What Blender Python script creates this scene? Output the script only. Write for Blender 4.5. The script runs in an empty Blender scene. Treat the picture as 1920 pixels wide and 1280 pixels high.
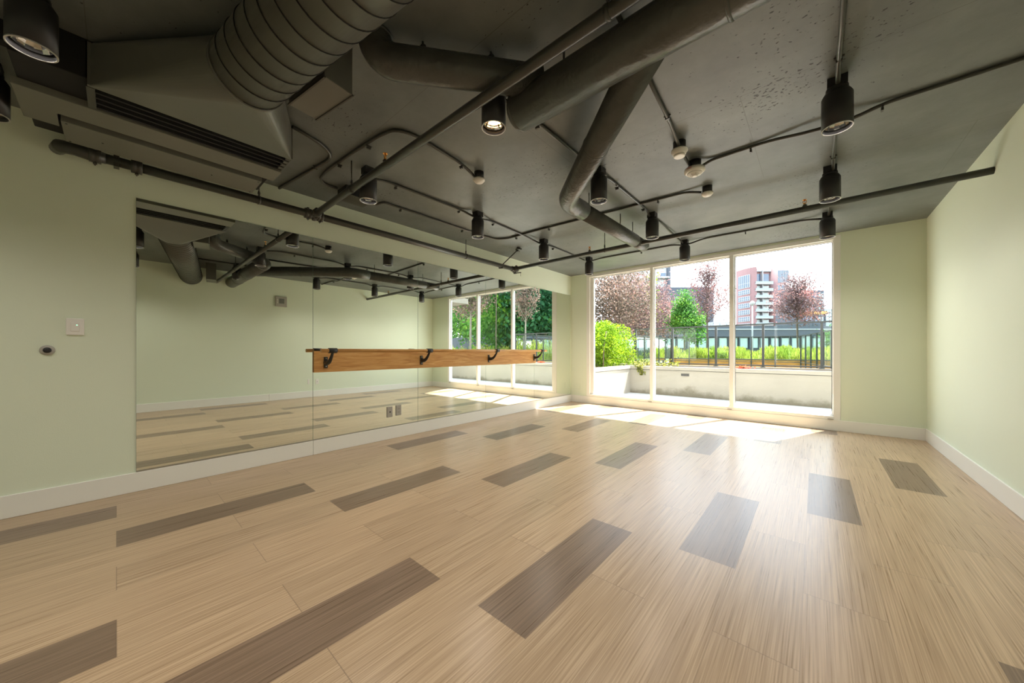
import bpy, bmesh, math, random
import numpy as np
from mathutils import Vector, Matrix
PI = math.pi
rnd = random.Random(7)
S = bpy.context.scene
COL = S.collection

# ------------------------------------------------------------------ room size (metres)
W, L, H = 5.03, 6.52, 2.72           # mirror wall x=0, right wall x=W, window wall y=L, ceiling z=H
YB = -3.2                            # wall behind the camera

# ------------------------------------------------------------------ camera
cam = bpy.data.cameras.new('camera'); cam_o = bpy.data.objects.new('camera', cam); COL.objects.link(cam_o)
cam.sensor_width = 36.0; cam.lens = 649.0 / 1920 * 36; cam.shift_y = (657.4 - 640) / 1920
cam.clip_start = 0.02; cam.clip_end = 600
cam_o.location = (4.0, 0, 1.1); cam_o.rotation_euler = (PI / 2, 0, math.radians(41.19))
S.camera = cam_o
S.view_settings.view_transform = 'Standard'; S.view_settings.look = 'None'
S.view_settings.gamma = 1; S.view_settings.use_curve_mapping = False
S.view_settings.exposure = 1.08
S.cycles.use_denoising = True
S.cycles.max_bounces = 14; S.cycles.diffuse_bounces = 8; S.cycles.glossy_bounces = 6
S.cycles.transparent_max_bounces = 24; S.cycles.sample_clamp_indirect = 6
S.cycles.sample_clamp_direct = 0
S.cycles.blur_glossy = 1.0

# ------------------------------------------------------------------ sky and sun
world = bpy.data.worlds.new('hazy_sky'); S.world = world; world.use_nodes = True
nt = world.node_tree; nt.nodes.clear()
wo = nt.nodes.new('ShaderNodeOutputWorld'); bg = nt.nodes.new('ShaderNodeBackground')
tc = nt.nodes.new('ShaderNodeTexCoord'); sep = nt.nodes.new('ShaderNodeSeparateXYZ'); rp = nt.nodes.new('ShaderNodeValToRGB')
nt.links.new(tc.outputs['Generated'], sep.inputs[0]); nt.links.new(sep.outputs['Z'], rp.inputs[0])
rp.color_ramp.elements[0].position = 0.0; rp.color_ramp.elements[0].color = (0.93, 0.95, 1.0, 1)
rp.color_ramp.elements[1].position = 0.9; rp.color_ramp.elements[1].color = (0.62, 0.80, 1.0, 1)
nt.links.new(rp.outputs[0], bg.inputs[0]); nt.links.new(bg.outputs[0], wo.inputs[0])
bg.inputs[1].default_value = 3.0
sun = bpy.data.lights.new('sun', 'SUN'); sun.energy = 14.0; sun.angle = math.radians(0.6); sun.color = (1.0, 0.95, 0.86)
sun_o = bpy.data.objects.new('sun', sun); COL.objects.link(sun_o)
sun_o.rotation_euler = Vector((-0.55, -1.34, -2.55)).to_track_quat('-Z', 'Y').to_euler()
sun_o.location = (4, 10, 12)
# daylight portal in the window opening (guides the sky light, gives off none itself)
pl = bpy.data.lights.new('window_portal', 'AREA'); pl.shape = 'RECTANGLE'; pl.size = 3.84; pl.size_y = 2.5
pl.cycles.is_portal = True
pl_o = bpy.data.objects.new('window_portal', pl); COL.objects.link(pl_o)
pl_o.location = (2.32, 6.70, 1.43); pl_o.rotation_euler = (-PI / 2, 0, 0)

# ------------------------------------------------------------------ materials
def srgb(r, g, b):
    f = lambda c: (c / 12.92) if c <= 0.04045 else ((c + 0.055) / 1.055) ** 2.4
    return (f(r / 255), f(g / 255), f(b / 255), 1)

def mat(name, col, rough=0.6, metal=0.0, spec=0.5, noise=None, bump=None, emit=None, estr=0.0, coat=0.0):
    m = bpy.data.materials.new(name); m.use_nodes = True
    n = m.node_tree.nodes; l = m.node_tree.links; p = n['Principled BSDF']
    col = tuple(col[:3]) + (1,)
    p.inputs['Base Color'].default_value = col; p.inputs['Roughness'].default_value = rough
    p.inputs['Metallic'].default_value = metal; p.inputs['Specular IOR Level'].default_value = spec
    p.inputs['Coat Weight'].default_value = coat
    if emit: p.inputs['Emission Color'].default_value = tuple(emit[:3]) + (1,); p.inputs['Emission Strength'].default_value = estr
    t = n.new('ShaderNodeTexCoord')
    if noise:                                   # (scale, low factor, high factor[, stretch])
        mp = n.new('ShaderNodeMapping'); tx = n.new('ShaderNodeTexNoise'); cr = n.new('ShaderNodeValToRGB')
        l.new(t.outputs['Object'], mp.inputs[0]); l.new(mp.outputs[0], tx.inputs['Vector']); l.new(tx.outputs['Fac'], cr.inputs[0])
        if len(noise) > 3: mp.inputs['Scale'].default_value = noise[3]
        tx.inputs['Scale'].default_value = noise[0]; tx.inputs['Detail'].default_value = 6
        cr.color_ramp.elements[0].position = 0.3; cr.color_ramp.elements[1].position = 0.7
        cr.color_ramp.elements[0].color = tuple(min(1, c * noise[1]) for c in col[:3]) + (1,)
        cr.color_ramp.elements[1].color = tuple(min(1, c * noise[2]) for c in col[:3]) + (1,)
        l.new(cr.outputs[0], p.inputs['Base Color'])
    if bump:                                    # (scale, strength)
        tb = n.new('ShaderNodeTexNoise'); bu = n.new('ShaderNodeBump'); l.new(t.outputs['Object'], tb.inputs['Vector'])
        tb.inputs['Scale'].default_value = bump[0]; bu.inputs['Strength'].default_value = bump[1]; bu.inputs['Distance'].default_value = 0.01
        l.new(tb.outputs['Fac'], bu.inputs['Height']); l.new(bu.outputs[0], p.inputs['Normal'])
    return m

def leaf_mat(name, c1, c2, c3, scale=2.5, trans=0.45):
    m = bpy.data.materials.new(name); m.use_nodes = True
    n = m.node_tree.nodes; l = m.node_tree.links; p = n['Principled BSDF']; out = n['Material Output']
    at = n.new('ShaderNodeAttribute'); at.attribute_name = 'leafv'
    cr = n.new('ShaderNodeValToRGB'); l.new(at.outputs['Fac'], cr.inputs[0])
    cr.color_ramp.elements[0].color = tuple(c1[:3]) + (1,); cr.color_ramp.elements[1].color = tuple(c3[:3]) + (1,)
    e = cr.color_ramp.elements.new(0.55); e.color = tuple(c2[:3]) + (1,)
    l.new(cr.outputs[0], p.inputs['Base Color']); p.inputs['Roughness'].default_value = 0.6; p.inputs['Specular IOR Level'].default_value = 0.25
    tr = n.new('ShaderNodeBsdfTranslucent'); l.new(cr.outputs[0], tr.inputs[0])
    mx = n.new('ShaderNodeMixShader'); mx.inputs[0].default_value = trans
    l.new(p.outputs[0], mx.inputs[1]); l.new(tr.outputs[0], mx.inputs[2]); l.new(mx.outputs[0], out.inputs[0])
    return m

def glass_mat(name, tint=(1, 1, 1), refl=1.0):
    m = bpy.data.materials.new(name); m.use_nodes = True
    n = m.node_tree.nodes; l = m.node_tree.links; n.remove(n['Principled BSDF']); out = n['Material Output']
    t = n.new('ShaderNodeBsdfTransparent'); t.inputs[0].default_value = (*tint, 1)
    g = n.new('ShaderNodeBsdfGlossy'); g.inputs['Roughness'].default_value = 0.0; g.inputs[0].default_value = (refl, refl, refl, 1)
    fr = n.new('ShaderNodeFresnel'); fr.inputs[0].default_value = 1.45
    mx = n.new('ShaderNodeMixShader'); l.new(fr.outputs[0], mx.inputs[0]); l.new(t.outputs[0], mx.inputs[1]); l.new(g.outputs[0], mx.inputs[2])
    l.new(mx.outputs[0], out.inputs[0])
    return m

def floor_mat():
    m = bpy.data.materials.new('striated_linoleum_planks'); m.use_nodes = True
    n = m.node_tree.nodes; l = m.node_tree.links; p = n['Principled BSDF']
    a = n.new('ShaderNodeAttribute'); a.attribute_name = 'plank'
    sp = n.new('ShaderNodeSeparateColor'); l.new(a.outputs['Color'], sp.inputs[0])
    g = n.new('ShaderNodeNewGeometry'); mp = n.new('ShaderNodeMapping'); l.new(g.outputs['Position'], mp.inputs[0])
    mp.inputs['Scale'].default_value = (210, 2.2, 1)
    off = n.new('ShaderNodeCombineXYZ'); ml = n.new('ShaderNodeMath'); ml.operation = 'MULTIPLY'; ml.inputs[1].default_value = 37
    l.new(sp.outputs[1], ml.inputs[0]); l.new(ml.outputs[0], off.inputs[2]); l.new(off.outputs[0], mp.inputs['Location'])
    tx = n.new('ShaderNodeTexNoise'); tx.inputs['Scale'].default_value = 1.0; tx.inputs['Detail'].default_value = 4; l.new(mp.outputs[0], tx.inputs['Vector'])
    def ramp(c0, c1, c2):
        r = n.new('ShaderNodeValToRGB'); l.new(tx.outputs['Fac'], r.inputs[0])
        r.color_ramp.elements[0].position = .34; r.color_ramp.elements[0].color = c0
        r.color_ramp.elements[1].position = .66; r.color_ramp.elements[1].color = c2
        e = r.color_ramp.elements.new(.5); e.color = c1; return r
    li = ramp((.36, .25, .152, 1), (.45, .322, .203, 1), (.56, .415, .27, 1))
    da = ramp((.155, .105, .068, 1), (.205, .142, .095, 1), (.26, .182, .124, 1))
    mx = n.new('ShaderNodeMix'); mx.data_type = 'RGBA'; l.new(sp.outputs[0], mx.inputs[0]); l.new(li.outputs[0], mx.inputs[6]); l.new(da.outputs[0], mx.inputs[7])
    # per-plank tone
    tn = n.new('ShaderNodeMapRange'); tn.inputs[3].default_value = .93; tn.inputs[4].default_value = 1.06; l.new(sp.outputs[1], tn.inputs[0])
    vm = n.new('ShaderNodeVectorMath'); vm.operation = 'SCALE'; l.new(mx.outputs[2], vm.inputs[0]); l.new(tn.outputs[0], vm.inputs['Scale'])
    # joint lines from the plank's own uv (metres from its edges)
    uv = n.new('ShaderNodeUVMap'); uv.uv_map = 'edge'; su = n.new('ShaderNodeSeparateXYZ'); l.new(uv.outputs[0], su.inputs[0])
    def edge(o, size, wd):
        b = n.new('ShaderNodeMath'); b.operation = 'SUBTRACT'; b.inputs[0].default_value = size; l.new(o, b.inputs[1])
        mi = n.new('ShaderNodeMath'); mi.operation = 'MINIMUM'; l.new(o, mi.inputs[0]); l.new(b.outputs[0], mi.inputs[1])
        q = n.new('ShaderNodeMath'); q.operation = 'LESS_THAN'; q.inputs[1].default_value = wd; l.new(mi.outputs[0], q.inputs[0]); return q
    e1 = edge(su.outputs[0], .264, .0007); e2 = edge(su.outputs[1], 1.0285, .0016)
    mxm = n.new('ShaderNodeMath'); mxm.operation = 'MAXIMUM'; l.new(e1.outputs[0], mxm.inputs[0]); l.new(e2.outputs[0], mxm.inputs[1])
    dk = n.new('ShaderNodeMix'); dk.data_type = 'RGBA'; dk.inputs[7].default_value = (.16, .11, .075, 1)
    ff = n.new('ShaderNodeMath'); ff.operation = 'MULTIPLY'; ff.inputs[1].default_value = .55; l.new(mxm.outputs[0], ff.inputs[0])
    l.new(ff.outputs[0], dk.inputs[0]); l.new(vm.outputs[0], dk.inputs[6]); l.new(dk.outputs[2], p.inputs['Base Color'])
    rr = n.new('ShaderNodeMapRange'); rr.inputs[3].default_value = .25; rr.inputs[4].default_value = .32; l.new(tx.outputs['Fac'], rr.inputs[0]); l.new(rr.outputs[0], p.inputs['Roughness'])
    p.inputs['Specular IOR Level'].default_value = .42
    bu = n.new('ShaderNodeBump'); bu.inputs['Strength'].default_value = .04; bu.inputs['Distance'].default_value = .002
    l.new(tx.outputs['Fac'], bu.inputs['Height']); l.new(bu.outputs[0], p.inputs['Normal'])
    return m

def ceiling_mat():
    m = bpy.data.materials.new('painted_concrete_soffit'); m.use_nodes = True
    n = m.node_tree.nodes; l = m.node_tree.links; p = n['Principled BSDF']
    t = n.new('ShaderNodeNewGeometry')
    a = n.new('ShaderNodeTexNoise'); a.inputs['Scale'].default_value = 1.7; a.inputs['Detail'].default_value = 8; a.inputs['Roughness'].default_value = .65; l.new(t.outputs['Position'], a.inputs['Vector'])
    cr = n.new('ShaderNodeValToRGB'); l.new(a.outputs['Fac'], cr.inputs[0])
    cr.color_ramp.elements[0].position = .3; cr.color_ramp.elements[0].color = (.098, .109, .107, 1)
    cr.color_ramp.elements[1].position = .72; cr.color_ramp.elements[1].color = (.180, .196, .190, 1)
    # bug holes: small pits gathered in patches
    mp = n.new('ShaderNodeMapping'); mp.inputs['Scale'].default_value = (1, 1.6, 1); mp.inputs['Rotation'].default_value = (0, 0, .5); l.new(t.outputs['Position'], mp.inputs[0])
    v = n.new('ShaderNodeTexNoise'); v.inputs['Scale'].default_value = 40; v.inputs['Detail'].default_value = 2.5; l.new(mp.outputs[0], v.inputs['Vector'])
    b = n.new('ShaderNodeTexNoise'); b.inputs['Scale'].default_value = 1.1; b.inputs['Detail'].default_value = 3
    mb_ = n.new('ShaderNodeMapping'); mb_.inputs['Location'].default_value = (-.75, -.35, 0); l.new(t.outputs['Position'], mb_.inputs[0]); l.new(mb_.outputs[0], b.inputs['Vector'])
    s = n.new('ShaderNodeMath'); s.operation = 'MULTIPLY_ADD'; s.inputs[1].default_value = .55; l.new(b.outputs['Fac'], s.inputs[0]); l.new(v.outputs['Fac'], s.inputs[2])
    pit = n.new('ShaderNodeMapRange'); pit.inputs[1].default_value = .985; pit.inputs[2].default_value = 1.03; l.new(s.outputs[0], pit.inputs[0])
    mx = n.new('ShaderNodeMix'); mx.data_type = 'RGBA'; mx.inputs[7].default_value = (.015, .015, .014, 1); l.new(pit.outputs[0], mx.inputs[0]); l.new(cr.outputs[0], mx.inputs[6])
    # form-board joints
    mp2 = n.new('ShaderNodeMapping'); mp2.inputs['Location'].default_value = (.02, .10, 0); l.new(t.outputs['Position'], mp2.inputs[0])
    br = n.new('ShaderNodeTexBrick'); br.inputs['Scale'].default_value = 1; br.inputs['Brick Width'].default_value = 2.44; br.inputs['Row Height'].default_value = 1.36
    br.inputs['Mortar Size'].default_value = .0022; br.inputs['Mortar Smooth'].default_value = .2; l.new(mp2.outputs[0], br.inputs['Vector'])
    nb = n.new('ShaderNodeMath'); nb.operation = 'MULTIPLY'; nb.inputs[1].default_value = .6; l.new(br.outputs['Fac'], nb.inputs[0])
    m2 = n.new('ShaderNodeMix'); m2.data_type = 'RGBA'; m2.inputs[7].default_value = (.07, .07, .065, 1); l.new(nb.outputs[0], m2.inputs[0]); l.new(mx.outputs[2], m2.inputs[6])
    l.new(m2.outputs[2], p.inputs['Base Color'])
    p.inputs['Roughness'].default_value = .42; p.inputs['Specular IOR Level'].default_value = .45
    hb = n.new('ShaderNodeMath'); hb.operation = 'SUBTRACT'; l.new(a.outputs['Fac'], hb.inputs[0]); l.new(pit.outputs[0], hb.inputs[1])
    bu = n.new('ShaderNodeBump'); bu.inputs['Strength'].default_value = .35; bu.inputs['Distance'].default_value = .01; l.new(hb.outputs[0], bu.inputs['Height']); l.new(bu.outputs[0], p.inputs['Normal'])
    return m

M = {}
M['floor'] = floor_mat(); M['ceiling'] = ceiling_mat()
M['wall'] = mat('cream_wall_paint', (.735, .805, .66), .55, noise=(.7, .985, 1.01), bump=(160, .06))
M['trim'] = mat('white_trim_paint', (.84, .84, .80), .35)
M['frame'] = mat('white_window_metal', (.85, .85, .82), .3)
M['gasket'] = mat('black_gasket', (.02, .02, .025), .6)
M['mirror'] = mat('mirror_silver', (.90, .945, .90), 0.0, 1.0)
M['mirror_edge'] = mat('mirror_green_edge', (.12, .22, .18), .15)
M['alu'] = mat('satin_aluminium', (.5, .5, .48), .35, 1.0)
M['glass'] = glass_mat('window_glass', (.97, .985, .975), .9)
M['rail_glass'] = glass_mat('tinted_rail_glass', (.80, .90, .85), .9)
M['duct'] = mat('charcoal_duct_paint', (0.112, 0.112, 0.0972), .34, noise=(1.5, .85, 1.1))
M['panel'] = mat('dark_grey_panel_paint', (0.145, 0.145, 0.123), .4)
M['wrap'] = mat('black_insulation_wrap', (0.070, 0.072, 0.066), .32, noise=(5, .8, 1.25), bump=(28, .5))
M['steel'] = mat('charcoal_pipe_paint', (0.051, 0.051, 0.045), .3, noise=(6, .85, 1.15))
M['black'] = mat('black_powder_coat', (.018, .018, .02), .45)
M['soot'] = mat('matt_black', (.008, .008, .008), .8)
M['can_rim'] = mat('grey_rim', (.45, .45, .43), .4)
M['reflector'] = mat('faceted_reflector', (.75, .75, .72), .08, 1.0)
M['brass'] = mat('brass_sprinkler', (.80, .42, .12), .22, 1.0)
M['white'] = mat('white_plastic', (.82, .80, .76), .4)
M['ivory'] = mat('grey_ivory_plate', (.42, .40, .36), .45)
M['red'] = mat('red_print', (.5, .06, .04), .5)
M['lcd'] = mat('grey_lcd', (.16, .17, .15), .25)
M['lamp'] = mat('halogen_lamp', (1, .8, .5), .3, emit=(1, .52, .2), estr=9)
M['added_glow'] = mat('unlit_lamp_added_glow', (.5, .45, .38), .3, emit=(1, .75, .5), estr=1.0)  # weak glow added to downlights that look unlit
M['led'] = mat('green_led', (.1, .6, .3), .3, emit=(.2, 1, .5), estr=1.5)
M['iron'] = mat('black_cast_bracket', (.02, .02, .018), .35)

def wood_mat(name, c0, c1, c2, sc):
    m = bpy.data.materials.new(name); m.use_nodes = True
    n = m.node_tree.nodes; l = m.node_tree.links; p = n['Principled BSDF']
    t = n.new('ShaderNodeTexCoord'); mp = n.new('ShaderNodeMapping'); mp.inputs['Scale'].default_value = sc; l.new(t.outputs['Object'], mp.inputs[0])
    tx = n.new('ShaderNodeTexNoise'); tx.inputs['Scale'].default_value = 3; tx.inputs['Detail'].default_value = 6; tx.inputs['Distortion'].default_value = 1.6; l.new(mp.outputs[0], tx.inputs['Vector'])
    cr = n.new('ShaderNodeValToRGB'); l.new(tx.outputs['Fac'], cr.inputs[0]); cr.color_ramp.elements[0].position = .32; cr.color_ramp.elements[1].position = .7
    cr.color_ramp.elements[0].color = (*c0, 1); cr.color_ramp.elements[1].color = (*c2, 1); e = cr.color_ramp.elements.new(.5); e.color = (*c1, 1)
    l.new(cr.outputs[0], p.inputs['Base Color']); p.inputs['Roughness'].default_value = .38
    return m
M['oak'] = wood_mat('varnished_oak', (.46, .21, .055), (.58, .30, .09), (.68, .40, .15), (6, .8, 9))

def box_data(x0, x1, y0, y1, z0, z1):
    v = [(x, y, z) for z in (z0, z1) for y in (y0, y1) for x in (x0, x1)]
    f = [(0, 2, 3, 1), (4, 5, 7, 6), (0, 1, 5, 4), (2, 6, 7, 3), (0, 4, 6, 2), (1, 3, 7, 5)]
    return v, f

class MB:
    def __init__(s): s.v = []; s.f = []; s.sm = []
    def add(s, v, f, sm=False):
        o = len(s.v); s.v += [tuple(p) for p in v]; s.f += [tuple(i + o for i in q) for q in f]; s.sm += [sm] * len(f); return s
    def box(s, x0, x1, y0, y1, z0, z1, rot=None, at=(0, 0, 0)):
        v, f = box_data(x0, x1, y0, y1, z0, z1)
        if rot is not None: v = [tuple(rot @ Vector(p) + Vector(at)) for p in v]
        return s.add(v, f)
    def tube(s, pts, r, n=10, caps=True, radii=None):
        P = [Vector(p) for p in pts]; rings = []
        d = (P[1] - P[0]).normalized(); up = Vector((0, 0, 1)) if abs(d.z) < .9 else Vector((1, 0, 0))
        u = d.cross(up).normalized(); o = len(s.v)
        for i, p in enumerate(P):
            a = (P[i] - P[i - 1]).normalized() if i else (P[1] - P[0]).normalized()
            b = (P[i + 1] - P[i]).normalized() if i < len(P) - 1 else a
            t = (a + b); t = t.normalized() if t.length > 1e-6 else a
            u = (u - t * u.dot(t)).normalized(); w = t.cross(u)
            k = 1 / max(.5, t.dot(a)); rr = radii[i] if radii else r
            # stretch in the bend plane so that mitred corners keep their thickness
            bn = (b - a); bn = bn.normalized() if bn.length > 1e-5 else None
            for j in range(n):
                an = 2 * PI * j / n; q = (u * math.cos(an) + w * math.sin(an)) * rr
                if bn is not None: q = q + bn * (q.dot(bn)) * (k - 1)
                s.v.append(tuple(p + q))
        for i in range(len(P) - 1):
            for j in range(n):
                j2 = (j + 1) % n
                s.f.append((o + i * n + j, o + i * n + j2, o + (i + 1) * n + j2, o + (i + 1) * n + j)); s.sm.append(True)
        if caps:
            s.f.append(tuple(o + j for j in reversed(range(n)))); s.sm.append(False)
            e = o + (len(P) - 1) * n; s.f.append(tuple(e + j for j in range(n))); s.sm.append(False)
        return s
    def lathe(s, prof, at=(0, 0, 0), n=28, rot=None, smooth=True, close=True):
        o = len(s.v); at = Vector(at)
        for r, z in prof:
            for j in range(n):
                a = 2 * PI * j / n; p = Vector((r * math.cos(a), r * math.sin(a), z))
                if rot is not None: p = rot @ p
                s.v.append(tuple(p + at))
        for i in range(len(prof) - 1):
            for j in range(n):
                j2 = (j + 1) % n
                s.f.append((o + i * n + j, o + i * n + j2, o + (i + 1) * n + j2, o + (i + 1) * n + j)); s.sm.append(smooth)
        if close:
            s.f.append(tuple(o + j for j in reversed(range(n)))); s.sm.append(False)
            e = o + (len(prof) - 1) * n; s.f.append(tuple(e + j for j in range(n))); s.sm.append(False)
        return s
    def build(s, name, m, parent=None, bevel=0, loc=None):
        me = bpy.data.meshes.new(name)
        off = Vector(loc) if loc else Vector((0, 0, 0))
        me.from_pydata([tuple(Vector(p) - off) for p in s.v], [], s.f); me.update()
        me.polygons.foreach_set('use_smooth', s.sm)
        me.materials.append(m)
        bm = bmesh.new(); bm.from_mesh(me); bmesh.ops.recalc_face_normals(bm, faces=bm.faces); bm.to_mesh(me); bm.free()
        o = bpy.data.objects.new(name, me); COL.objects.link(o)
        if loc: o.location = off
        if parent is not None: o.parent = parent; o.matrix_parent_inverse = Matrix.Identity(4); o.location = off
        if bevel:
            b = o.modifiers.new('bevel', 'BEVEL'); b.width = bevel; b.segments = 2; b.limit_method = 'ANGLE'
        return o

def thing(name, label, cat, loc=(0, 0, 0), group=None, rot=(0, 0, 0)):
    o = bpy.data.objects.new(name, None); COL.objects.link(o); o.empty_display_size = .1
    o.location = loc; o.rotation_euler = rot; o['label'] = label; o['category'] = cat
    if group: o['group'] = group
    return o
def tag(o, label, cat, group=None, kind=None):
    o['label'] = label; o['category'] = cat
    if group: o['group'] = group
    if kind: o['kind'] = kind
    return o
def struct(o): o['kind'] = 'structure'; return o
def sthing(name, loc=(0, 0, 0)):
    o = bpy.data.objects.new(name, None); COL.objects.link(o); o.location = loc; o['kind'] = 'structure'; return o
def dup(root, loc, label, group=None, rz=None):
    r = root.copy(); COL.objects.link(r); r.location = loc; r['label'] = label
    if rz is not None: r.rotation_euler = (0, 0, rz)
    if group: r['group'] = group
    for ch in list(root.children):
        c = ch.copy(); COL.objects.link(c); c.parent = r
        for g in list(ch.children):
            d = g.copy(); COL.objects.link(d); d.parent = c
    return r

# ================================================================== THE SETTING
# floor: one mesh, a face per plank
PW, PL = .264, 1.0285
fv, ff, uvs, cols = [], [], [], []
k = 0
while k * PW < W:
    x0, x1 = k * PW, min(W, (k + 1) * PW)
    sh = 0.0 if k % 2 else -PL / 2
    nrow = -4
    while nrow < 8:
        y0 = nrow * PL + sh; y1 = y0 + PL
        ya, yb = max(y0, YB), min(y1, L)
        if yb > ya:
            dark = 1.0 if (k % 2 == 1 and (nrow - ((k - 1) // 2 + 2)) % 3 == 0) else 0.0
            r = rnd.random(); o = len(fv)
            fv += [(x0, ya, 0), (x1, ya, 0), (x1, yb, 0), (x0, yb, 0)]; ff.append((o, o + 1, o + 2, o + 3))
            uvs += [(0, ya - y0), (x1 - x0, ya - y0), (x1 - x0, yb - y0), (0, yb - y0)]; cols += [(dark, r, 0, 1)] * 4
        nrow += 1
    k += 1
me = bpy.data.meshes.new('floor'); me.from_pydata(fv, [], ff); me.update()
me.uv_layers.new(name='edge'); me.color_attributes.new('plank', 'FLOAT_COLOR', 'CORNER')
me.uv_layers['edge'].data.foreach_set('uv', np.array(uvs, dtype=np.float32).ravel())
me.color_attributes['plank'].data.foreach_set('color', np.array(cols, dtype=np.float32).ravel())
me.materials.append(M['floor']); fo = bpy.data.objects.new('floor', me); COL.objects.link(fo); struct(fo)

struct(MB().box(-.2, W + .2, YB - .2, L + .10, H, H + .3).build('ceiling', M['ceiling']))
struct(MB().box(-.2, 0, YB, L + .10, -.1, H).build('wall_left', M['wall']))
struct(MB().box(W, W + .2, YB, L + .10, -.1, H).build('wall_right', M['wall']))
struct(MB().box(-.2, W + .2, YB - .2, YB, -.1, H).build('wall_back', M['wall']))
# window wall around its opening
WX0, WX1, WZ0, WZ1 = .383, 4.264, .150, 2.690
wb = MB().box(0, WX0, L, L + .10, -.1, H).box(WX1, W, L, L + .10, -.1, H).box(WX0, WX1, L, L + .10, -.1, WZ0).box(WX0, WX1, L, L + .10, WZ1, H)
struct(wb.build('wall_window', M['wall']))
BBH, BBT = .150, .014
struct(MB().box(0, BBT, YB, 1.367, 0, BBH).build('baseboard_left', M['trim'], bevel=.003))
struct(MB().box(0, BBT, 1.370, L, 0, BBH).build('baseboard_left', M['trim'], bevel=.003))
struct(MB().box(W - BBT, W, YB, 2.20, 0, BBH).build('baseboard_right', M['trim'], bevel=.003))
struct(MB().box(W - BBT, W, 2.203, L, 0, BBH).build('baseboard_right', M['trim'], bevel=.003))
struct(MB().box(BBT, W - BBT, L - BBT, L, 0, BBH - .002).build('baseboard_window', M['trim'], bevel=.003))
struct(MB().box(BBT, W - BBT, YB, YB + BBT, 0, BBH).build('baseboard_back', M['trim'], bevel=.003))

# window: white metal frame, two mullions, three panes
win = sthing('window_1', (0, L, 0))
FD = .10; fy0, fy1 = -.006, .094
fr = MB()
fw = .072
fr.box(WX0, WX0 + fw, fy0, fy1, WZ0, WZ1).box(WX1 - fw, WX1, fy0, fy1, WZ0, WZ1)
fr.box(WX0 + fw, WX1 - fw, fy0, fy1, WZ1 - .055, WZ1).box(WX0 + fw, WX1 - fw, fy0, fy1, WZ0, WZ0 + .045)
# inner stop, set back and stepping in
st = .075
fr.box(WX0 + fw, WX0 + fw + st, .03, fy1, WZ0 + .045, WZ1 - .055).box(WX1 - fw - .010, WX1 - fw, .03, fy1, WZ0 + .045, WZ1 - .055)
fr.box(WX0 + fw + st, WX1 - fw, .03, fy1, WZ1 - .055 - .022, WZ1 - .055).box(WX0 + fw + st, WX1 - fw, .03, fy1, WZ0 + .045, WZ0 + .062)
fr.build('window_frame', M['frame'], win, bevel=.003)
mull = [1.70, 2.965]
for mx_ in mull:
    MB().box(mx_ - .005, mx_ + .052, -.004, .09, WZ0 + .045, WZ1 - .055).box(mx_ + .052, mx_ + .068, .03, .09, WZ0 + .062, WZ1 - .077).build('mullion', M['frame'], win, bevel=.003)
panes = [(WX0 + fw + st, mull[0] - .005), (mull[0] + .068, mull[1] - .005), (mull[1] + .068, WX1 - fw - .01)]
for a, b in panes:
    z0, z1 = WZ0 + .062, WZ1 - .077
    g = MB().add([(a, .062, z0), (b, .062, z0), (b, .062, z1), (a, .062, z1)], [(0, 1, 2, 3)]).build('pane', M['glass'], win)
    MB().box(a, a + .006, .052, .058, z0, z1).box(b - .006, b, .052, .058, z0, z1).box(a, b, .052, .058, z1 - .006, z1).box(a, b, .052, .058, z0, z0 + .004).build('gasket', M['gasket'], g)
# small drain clips at the mullion feet
for mx_ in mull + [WX1 - fw - .03]:
    MB().box(mx_ - .03, mx_ + .03, -.028, -.006, WZ0 + .002, WZ0 + .012).build('drain_clip', M['ivory'], win)

# ================================================================== MIRROR WALL
ys = [.100, 1.368, 2.655, 3.922, 5.205, 6.492]
mlab = ['first mirror panel from the left edge, left of the barre, at the light switch end',
        'mirror panel behind the left half of the wooden barre, with the two outlets',
        'mirror panel behind the middle of the wooden barre',
        'mirror panel behind the right end stretch of the barre',
        'last mirror panel in the corner beside the window wall']
MZ0, MZ1 = .158, 2.298
for i in range(5):
    a, b = ys[i] + .0012, ys[i + 1] - .0012
    t = thing('wall_mirror', mlab[i], 'mirror', (0, a, MZ0), 'frameless mirror panels along the left wall')
    MB().box(.0, .0055, 0, b - a, 0, MZ1 - MZ0).build('backing', M['mirror_edge'], t)
    MB().add([(.006, .0006, .0006), (.006, b - a - .0006, .0006), (.006, b - a - .0006, MZ1 - MZ0 - .0006), (.006, .0006, MZ1 - MZ0 - .0006)], [(0, 1, 2, 3)]).build('glass', M['mirror'], t)
    MB().box(.0, .010, 0, b - a, -.007, 0).box(.007, .010, 0, b - a, 0, .005).build('channel', M['alu'], t)

# ================================================================== BALLET BARRE
bar = thing('ballet_barre', 'long oak ballet barre with wall board and black brackets on the mirrors', 'barre', (0, 1.37, .87))
MB().box(.007, .030, 0, 3.85, 0, .228).build('backboard', M['oak'], bar, bevel=.003)
RX, RZ = .215, 1.102 - .87
MB().tube([(RX, .0, RZ), (RX, 3.93, RZ)], .019, 20).build('rail', M['oak'], bar)
def bracket(y):
    p = MB().box(.030, .042, y - .019, y + .019, .045, .165).build('bracket', M['iron'], bar, bevel=.003)
    a = MB(); pts = []; rad = []
    for i in range(9):
        u = i / 8; x = .040 + (RX - .040) * (u ** .85); z = .105 - .035 * math.sin(u * PI * .55) * (1 - u) + (RZ - .022 - .105) * (u ** 1.9)
        pts.append((x, y, z)); rad.append(.027 - .014 * u)
    a.tube(pts, .015, 10, radii=rad).build('arm', M['iron'], p)
    MB().tube([(RX, y - .040, RZ), (RX, y + .040, RZ)], .027, 18).build('saddle', M['iron'], p)
    for zz in (.062, .148): MB().lathe([(.006, 0), (.006, .003), (.003, .004)], (.042, y, zz), 10, Matrix.Rotation(PI / 2, 3, 'Y')).build('screw', M['alu'], p)
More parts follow.
